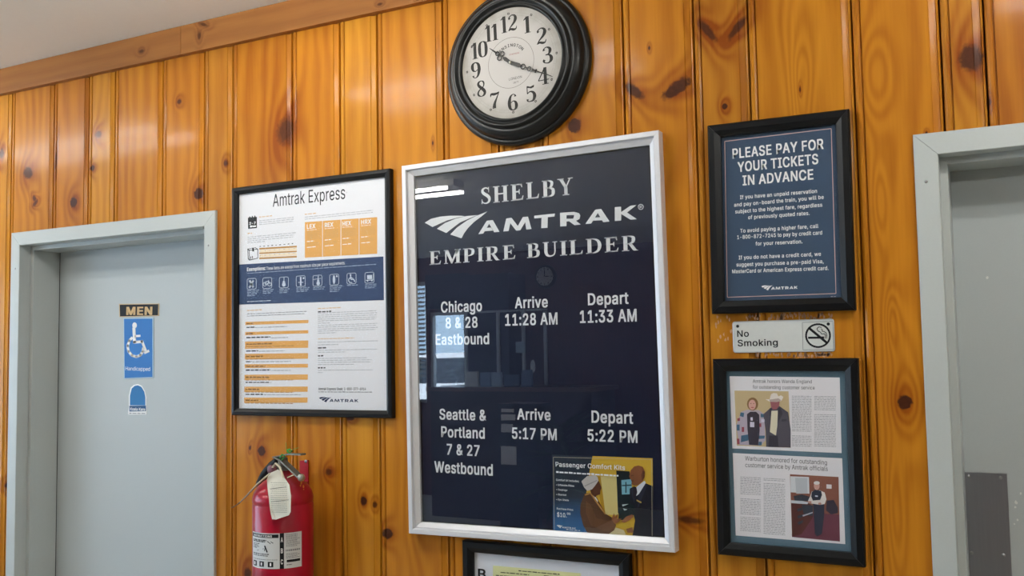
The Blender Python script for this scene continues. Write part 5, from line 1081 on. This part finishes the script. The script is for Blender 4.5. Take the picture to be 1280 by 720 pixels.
# tag
tg = [(333.5,600),(336,592),(347,587),(352.5,590),(355,597),(361.5,606),(363.5,620),(363,640),(361,644),(345,649.5),(340,649),(338,640),(335,615)]
b = MB(); yt = YE-RE-.006; Tm = mat('cream_tag', 'ddd9cc', .7, noise=.04, nscale=80)
P_ = P2(tg, yt); n = len(P_)
def ty(p): return yt+((p.z-zs)*.55 if p.z > zs else 0)
fr_ = [Vector((p.x, ty(p), p.z)) for p in P_]
fr_ = [at(*tg[i], ty(P_[i])) for i in range(n)]
b.add(fr_+[p+Vector((0, .0012, 0)) for p in fr_], [tuple(range(n)), tuple(range(2*n-1, n-1, -1))]+[(i, (i+1) % n, (i+1) % n+n, i+n) for i in range(n)])
tagob = b.build('inspection_tag', Tm, fe); tagob['tilt'] = .04
greek([(338.5, 604+2.6*k, 359) for k in range(15)], yt-.0006, mat('tag_ink', 'a9a89c', .7), tagob, .04, 6, hgt=.8, word=(.8, 1.6), gap=.5)
greek([(337.5, 611.5, 358), (339, 627.5, 361)], yt-.0007, mat('tag_line', '55564f', .7), tagob, .14, 6, hgt=.5, word=(20, 24), gap=0)
# strap and tie
STM = mat('ivory_strap', 'cfc6b0', .55)
b = MB(); b.tube([E(341, 584, -.05), E(344.5, 579, -.06), E(350, 584, -.065), E(354, 597, -.07)], .004, 6, flat=.5); b.tube([E(337, 592, -.06), E(322, 605, -.075), E(308, 620, -.07), E(300, 628, -.055)], [.0055, .0055, .004, .003], 6, flat=.4); b.build('tag_strap', STM, fe)
MB().tube([E(300, 628, -.055), E(296, 631, -.05), E(290, 634.5, -.045)], [.0035, .003, .0035], 6, flat=.4).build('strap_end', mat('taupe_strap', '7d6f5c', .6), fe)
MB().tube([E(359, 597, -.06), E(366, 594, -.05), E(373, 591, -.03)], .003, 6, flat=.5).build('tag_strap', STM, fe)
GRN = mat('green_tie', '2f9a45', .4)
b = MB(); b.tube([E(350, 572, -.04), E(353, 568, -.045), E(356, 570, -.04), E(352, 575, -.04)], .0022, 6); b.tube([E(359, 563, -.04), E(362, 561.5, -.045), E(365, 564, -.04), E(362, 566, -.04), E(359, 564, -.04)], .0026, 6); b.tube([E(366, 562, -.04), E(373, 559.5, -.04)], .0007, 5); b.tube([E(358, 563, -.04), E(357.5, 553, -.04)], .0006, 5); b.build('seal_tie', GRN, fe)
# curved labels
def wrap(name, a0, a1, z0, z1, m, off=.0006, parent=fe, n=12):
    b = MB(); vs = []
    for k in range(n+1):
        t = a0+(a1-a0)*k/n
        for z in (z0, z1): vs.append((EX+(RE+off)*math.sin(t), YE-(RE+off)*math.cos(t), z))
    b.add(vs, [(2*k, 2*k+2, 2*k+3, 2*k+1) for k in range(n)], True); return b.build(name, m, parent)
def cyl(px, py, off=.0006):
    "angle and height on the cylinder of what is seen at that pixel"
    d = ray(px, py); o_ = Vector((0, -DIST, EYE)); R = RE+off
    ox, oy = o_.x-EX, o_.y-YE; A = d.x**2+d.y**2; B = ox*d.x+oy*d.y; Cc = ox*ox+oy*oy-R*R; disc = max(0, B*B-A*Cc)
    t = (-B-math.sqrt(disc))/A; p = o_+d*t; return math.atan2(p.x-EX, -(p.y-YE)), p.z
ce_ = Crop(305, 640, 9)
def W4(name, x0, y0, x1, y1, m, off, par=fe):
    (a0, z1), (a1, _) = cyl(*ce_((x0, y0))[0]), cyl(*ce_((x1, y0))[0]); z0_ = cyl(*ce_(((x0), y1))[0])[1]; return wrap(name, a0, a1, z0_, z1, m, off, par)
lw = W4('instruction_label', 100, 218, 402, 600, mat('label_white', 'dadcdc', .5), .0006)
aR, zt_ = cyl(*ce_((648, 205))[0]); aL, _ = cyl(*ce_((100, 218))[0]); zb_ = cyl(*ce_((400, 640))[0])[1]; zt2 = cyl(*ce_((400, 240))[0])[1]
bpy.data.objects.remove(lw)
lw = wrap('instruction_label', aL, aR, zb_, zt2, mat('label_white', 'dadcdc', .5), .0006)
def LB(name, px0, px1, f0, f1, m, off):
    a0 = cyl(*ce_((px0, 420))[0])[0]; a1 = cyl(*ce_((px1, 420))[0])[0]; Hh = zt2-zb_; return wrap(name, a0, a1, zt2-f1*Hh, zt2-f0*Hh, m, off, lw, 6)
def LT(s, px0, px1, f0, f1, m, off, bold=.03):
    vs, fs = text_mesh(s, bold); a0 = cyl(*ce_((px0, 420))[0])[0]; a1 = cyl(*ce_((px1, 420))[0])[0]; Hh = zt2-zb_
    x0, x1 = min(v[0] for v in vs), max(v[0] for v in vs); b = MB()
    b.add([(EX+(RE+off+v[2])*math.sin(a0+(a1-a0)*(v[0]-x0)/(x1-x0)), YE-(RE+off+v[2])*math.cos(a0+(a1-a0)*(v[0]-x0)/(x1-x0)), zt2-f1*Hh+(f1-f0)*Hh*v[1]/CAPH) for v in vs], fs); return b.build('lettering', m, lw)
LB('black_stripe', 402, 450, 0, 1, INK, .0010); LB('heading_bar', 103, 388, .03, .13, INK, .0010)
LT('INSTRUCTIONS', 115, 315, .055, .11, WHITE, .0014)
for k, s in enumerate('ABC'): LT(s, 414, 438, .12+.31*k, .25+.31*k, WHITE, .0014)
r_ = random.Random(8)
def strokes(px0, px1, f, hf, m, dens):
    b = MB(); x = px0; Hh = zt2-zb_
    while x < px1:
        l = min(r_.uniform(6, 22), px1-x); a0 = cyl(*ce_((x, 420))[0])[0]; a1 = cyl(*ce_((x+l, 420))[0])[0]; off = .0010
        b.add([(EX+(RE+off)*math.sin(t), YE-(RE+off)*math.cos(t), zt2-g*Hh) for t, g in ((a0, f), (a1, f), (a1, f+hf), (a0, f+hf))], [(0, 1, 2, 3)]); x += l+5
    o = b.build('fine_print', m, lw); o['kind'] = 'stuff'
for f, x1_, hf in ((.19, 250, .03), (.23, 240, .03), (.30, 175, .02), (.34, 160, .02), (.38, 170, .02), (.42, 150, .02), (.58, 280, .025), (.63, 270, .02), (.74, 380, .012)): strokes(110, x1_, f, hf, INK, 1)
for f in (.05, .09, .13, .17, .21, .25, .29, .33, .37, .58, .62, .66, .70): strokes(475, 600 if r_.random() < .5 else 630, f, .018, INKS, 1)
strokes(470, 630, .47, .05, INKS, 1); LB('barcode', 480, 630, .76, .83, INK, .0010); strokes(480, 540, .89, .02, INK, 1)
for x0_, x1_ in ((112, 145), (175, 225), (268, 330)): LB('pictogram', x0_, x1_, .80, .95, INK, .0010)
for x0_, x1_ in ((120, 132), (190, 205), (290, 308)): LB('pictogram_figure', x0_, x1_, .83, .92, WHITE, .0014)
b = MB()
for p, q, wd in (((232, 378), (262, 455), .0022), ((240, 400), (228, 440), .0012), ((150, 430), (225, 412), .0006), ((262, 330), (300, 360), .001), ((300, 335), (330, 352), .001)):
    (a0, z0_), (a1, z1_) = cyl(*ce_(p)[0]), cyl(*ce_(q)[0]); off = .001; A_ = Vector((EX+(RE+off)*math.sin(a0), YE-(RE+off)*math.cos(a0), z0_)); B2 = Vector((EX+(RE+off)*math.sin(a1), YE-(RE+off)*math.cos(a1), z1_)); n_ = (B2-A_).cross(Vector((0, 1, 0))).normalized()*wd; b.poly([A_-n_, A_+n_, B2+n_, B2-n_])
b.build('figure_drawing', INK, lw)
b = MB()
for px, py, q in ((382, 606, 2.6), (384, 611, 2.8), (380, 609, 1.8), (386, 604, 1.6), (383, 615, 2), (390, 607, 1.8)):
    aa, z_ = cyl(px, min(py+14, 640)); z_ = at(px, py, YE-.03).z
    rr_ = RE+.001 if z_ < zs-.004 else RE-.0035-(z_-zs-.004)*.35; c = Vector((EX+rr_*math.sin(aa), YE-rr_*math.cos(aa), z_)); t_ = Vector((math.cos(aa), math.sin(aa), 0))
    b.poly([c+t_*(math.cos(k)*.0016*q*r_.uniform(.6, 1.2))+Vector((0, 0, math.sin(k)*.0018*q)) for k in [j*PI/3 for j in range(6)]])
b.build('paint_chip', mat('orange_chip', 'c98a3a', .6), fe)
# wall bracket
bk = at(384, 590, -.003); br = empty('wall_bracket', (bk.x, 0, bk.z-.06), label='red metal bracket on the wall behind the extinguisher top', cat='bracket')
q = P2([(374.5, 576), (384.5, 575), (385, 608), (375, 609)], -.006); b = MB(); b.prism([(p.x, p.z) for p in q], -.006, -.0015)
b.build('bracket_plate', mat('red_bracket_paint', '9a1522', .4), br)
screw(at(382.2, 576.7, -.0062), .005, br)

# ------------------------------------------------------------------ the room behind the camera (seen mirrored in the board's glass)
def MBox(px0, py0, px1, py1, y, depth, z0=None):
    A, B = mir(px0, py1, y), mir(px1, py0, y); return MB().box((A.x, y, A.z if z0 is None else z0), (B.x, y-depth, B.z))
navyp = mat('navy_steel', '141f38', .35); postm = mat('pale_post', 'b9c4cc', .4)
cab = MBox(584, 341, 636, 500, -6.6, .4, 0).build('storage_cabinet', navyp); tag(cab, 'tall dark blue steel cabinet against the far wall', 'cabinet')
hd_ = MBox(533, 341, 584, 387, -6.97, .06).build('shelf_box', navyp); tag(hd_, 'dark blue box mounted above the far window', 'box')
gp_ = empty('counter_screen', (mir(630, 480, -6.2).x, -6.2, 1.1), label='ticket counter screen of thin pale posts', cat='screen')
for px in (583, 623.5, 655, 682.5): MBox(px-.8, 389, px+.8, 482, -6.2, .03).build('post', postm, gp_)
MBox(582, 388, 684, 389.5, -6.2, .03).build('top_rail', postm, gp_)
ct = empty('ticket_counter', (mir(650, 500, -5.9).x, -5.95, 0), label='dark wood ticket counter in front of the far wall', cat='counter')
A, B = mir(540, 495, -5.9), mir(740, 480, -5.9); zt_c = mir(640, 484, -5.9).z
MB().box((A.x, -6.5, 0), (B.x, -5.9, zt_c-.04)).build('counter_body', mat('counter_wood', '33231f', .4), ct)
MB().box((A.x-.03, -6.53, zt_c-.04), (B.x+.03, -5.86, zt_c)).build('counter_top', mat('counter_top', '6e5b50', .3), ct)
for k, (px0, py0, px1, py1, col) in enumerate(((577, 481, 592, 500, 'd9dde0'), (596, 487, 608, 505, '7e9fc0'), (610, 488, 622, 506, 'a9c0d8'), (647, 476, 660, 497, '6f87a8'), (626, 490, 644, 505, '4c6280'))):
    o = MBox(px0, py0, px1, py1, -5.9+.0, .03).build('brochure_stack', mat('brochure_'+col, col, .5)); o.location.z = zt_c+.001-min(v.co.z for v in o.data.vertices); o.location.y = -.1
    tag(o, ('white', 'mid blue', 'pale blue', 'steel blue', 'dark slate')[k]+' stack of brochures standing on the far counter', 'brochures', 'brochures on the far counter')
rk = empty('brochure_rack', (mir(640, 560, -5.0).x, -5.0, 0), label='dark leaflet rack with white leaflets standing in front of the counter', cat='rack')
MBox(626, 505, 672, 600, -5.0, .3, 0).build('rack_body', mat('rack_dark', '2a2f38', .4), rk)
for px0, py0, px1, py1 in ((628, 511, 643, 515), (628, 518, 645, 525), (628, 530, 642, 540), (628, 558, 646, 580)): MBox(px0, py0, px1, py1, -4.985, .012).build('leaflet', WHITE, rk)
sg1 = MBox(646, 427, 657, 441, -5.88, .01).build('counter_notice', mat('notice_blue', 'a3c0d4', .5)); tag(sg1, 'pale blue notice standing above the ticket counter', 'notice')
pq = mir(667, 458, -6.15); b = MB(); b.prism([(pq.x+.025*math.cos(t), pq.z+.065*math.sin(t)) for t in [k*PI/8 for k in range(16)]], -6.15, -6.16); tag(b.build('oval_notice', WHITE), 'small white oval notice hung on the counter screen', 'notice')
pq = mir(684, 346, YF); fcl = empty('wall_clock', (pq.x, YF, pq.z), label='small round clock with white dial on the far wall', cat='clock')
b = MB(); b.lathe([(.0001, .04), (.108, .04), (.125, .035), (.13, .002), (.0001, .002)], (pq.x, YF, pq.z), 'y', 32); b.build('clock_case', BLK, fcl)
b = MB(); b.lathe([(.0001, .045), (.10, .045), (.10, .041)], (pq.x, YF, pq.z), 'y', 32); b.build('clock_face', PAPER, fcl)
b = MB(); b.box((pq.x-.004, YF+.047, pq.z), (pq.x+.004, YF+.049, pq.z+.07)); b.box((pq.x, YF+.047, pq.z-.004), (pq.x+.05, YF+.049, pq.z+.004))
for k in range(12): t = k*PI/6; b.box((pq.x+.085*math.cos(t)-.006, YF+.046, pq.z+.085*math.sin(t)-.006), (pq.x+.085*math.cos(t)+.006, YF+.048, pq.z+.085*math.sin(t)+.006))
b.build('clock_hands', INK, fcl)
for px, lb in ((580, 0), (700, 1), (790, 2)):
    pass
# plant
pq = mir(705, 590, -4.6); pt_ = empty('potted_plant', (pq.x, -4.6, 0), label='leafy potted plant standing on the floor by the counter', cat='plant')
b = MB(); b.lathe([(.0001, 0), (.13, 0), (.17, .3), (.15, .3), (.14, .27), (.0001, .27)], (pq.x, -4.6, 0), 'z', 24); b.build('pot', mat('pot_brown', '5a4436', .6), pt_)
r_ = random.Random(4); b = MB()
for k in range(46):
    t = r_.uniform(0, 2*PI); L_ = r_.uniform(.25, .5); z = .3+r_.uniform(.1, .75); c = Vector((pq.x, -4.6, z)); D = Vector((math.cos(t), math.sin(t), r_.uniform(-.3, .9))).normalized(); S_ = D.cross(Vector((0, 0, 1))).normalized()*.03
    e = c+D*L_-Vector((0, 0, .1*L_)); b.add([c, c+D*L_*.5+S_, e, c+D*L_*.5-S_], [(0, 1, 2, 3)])
b.tube([(pq.x, -4.6, .26), (pq.x, -4.6, 1.05)], .012, 6); b.build('foliage', mat('leaf_green', '2c4a2c', .5), pt_)
# parked car outside the far window
cx_, cy_ = -10.0, -14.0
car = empty('parked_car', (cx_, cy_, -.3), label='white car parked outside the far window', cat='car')
def ex_(name, pts, y0, y1, m): b = MB(); b.prism([(cx_+p[0], p[1]*1.3-.3) for p in pts], y0, y1); return b.build(name, m, car)
ex_('body', [(-2.2, .3), (-2.25, .7), (-2.0, .95), (-1.0, 1.0), (-.4, 1.45), (1.1, 1.48), (1.7, 1.02), (2.2, .95), (2.25, .4), (2.1, .3)], cy_-.85, cy_+.85, mat('car_paint', 'dfe3e6', .25, coat=.5))
ex_('side_window', [(-.85, 1.02), (-.35, 1.38), (1.0, 1.40), (1.45, 1.04)], cy_+.851, cy_+.856, mat('car_glass', '1c2228', .15))
for u in (-1.35, 1.4):
    b = MB(); b.lathe([(.0001, 0), (.2, 0), (.22, .02), (.33, .02), (.34, -.18), (.0001, -.18)], (cx_+u, cy_+.87, .035), 'y', 24); b.build('wheel', mat('tyre', '18191a', .7), car)
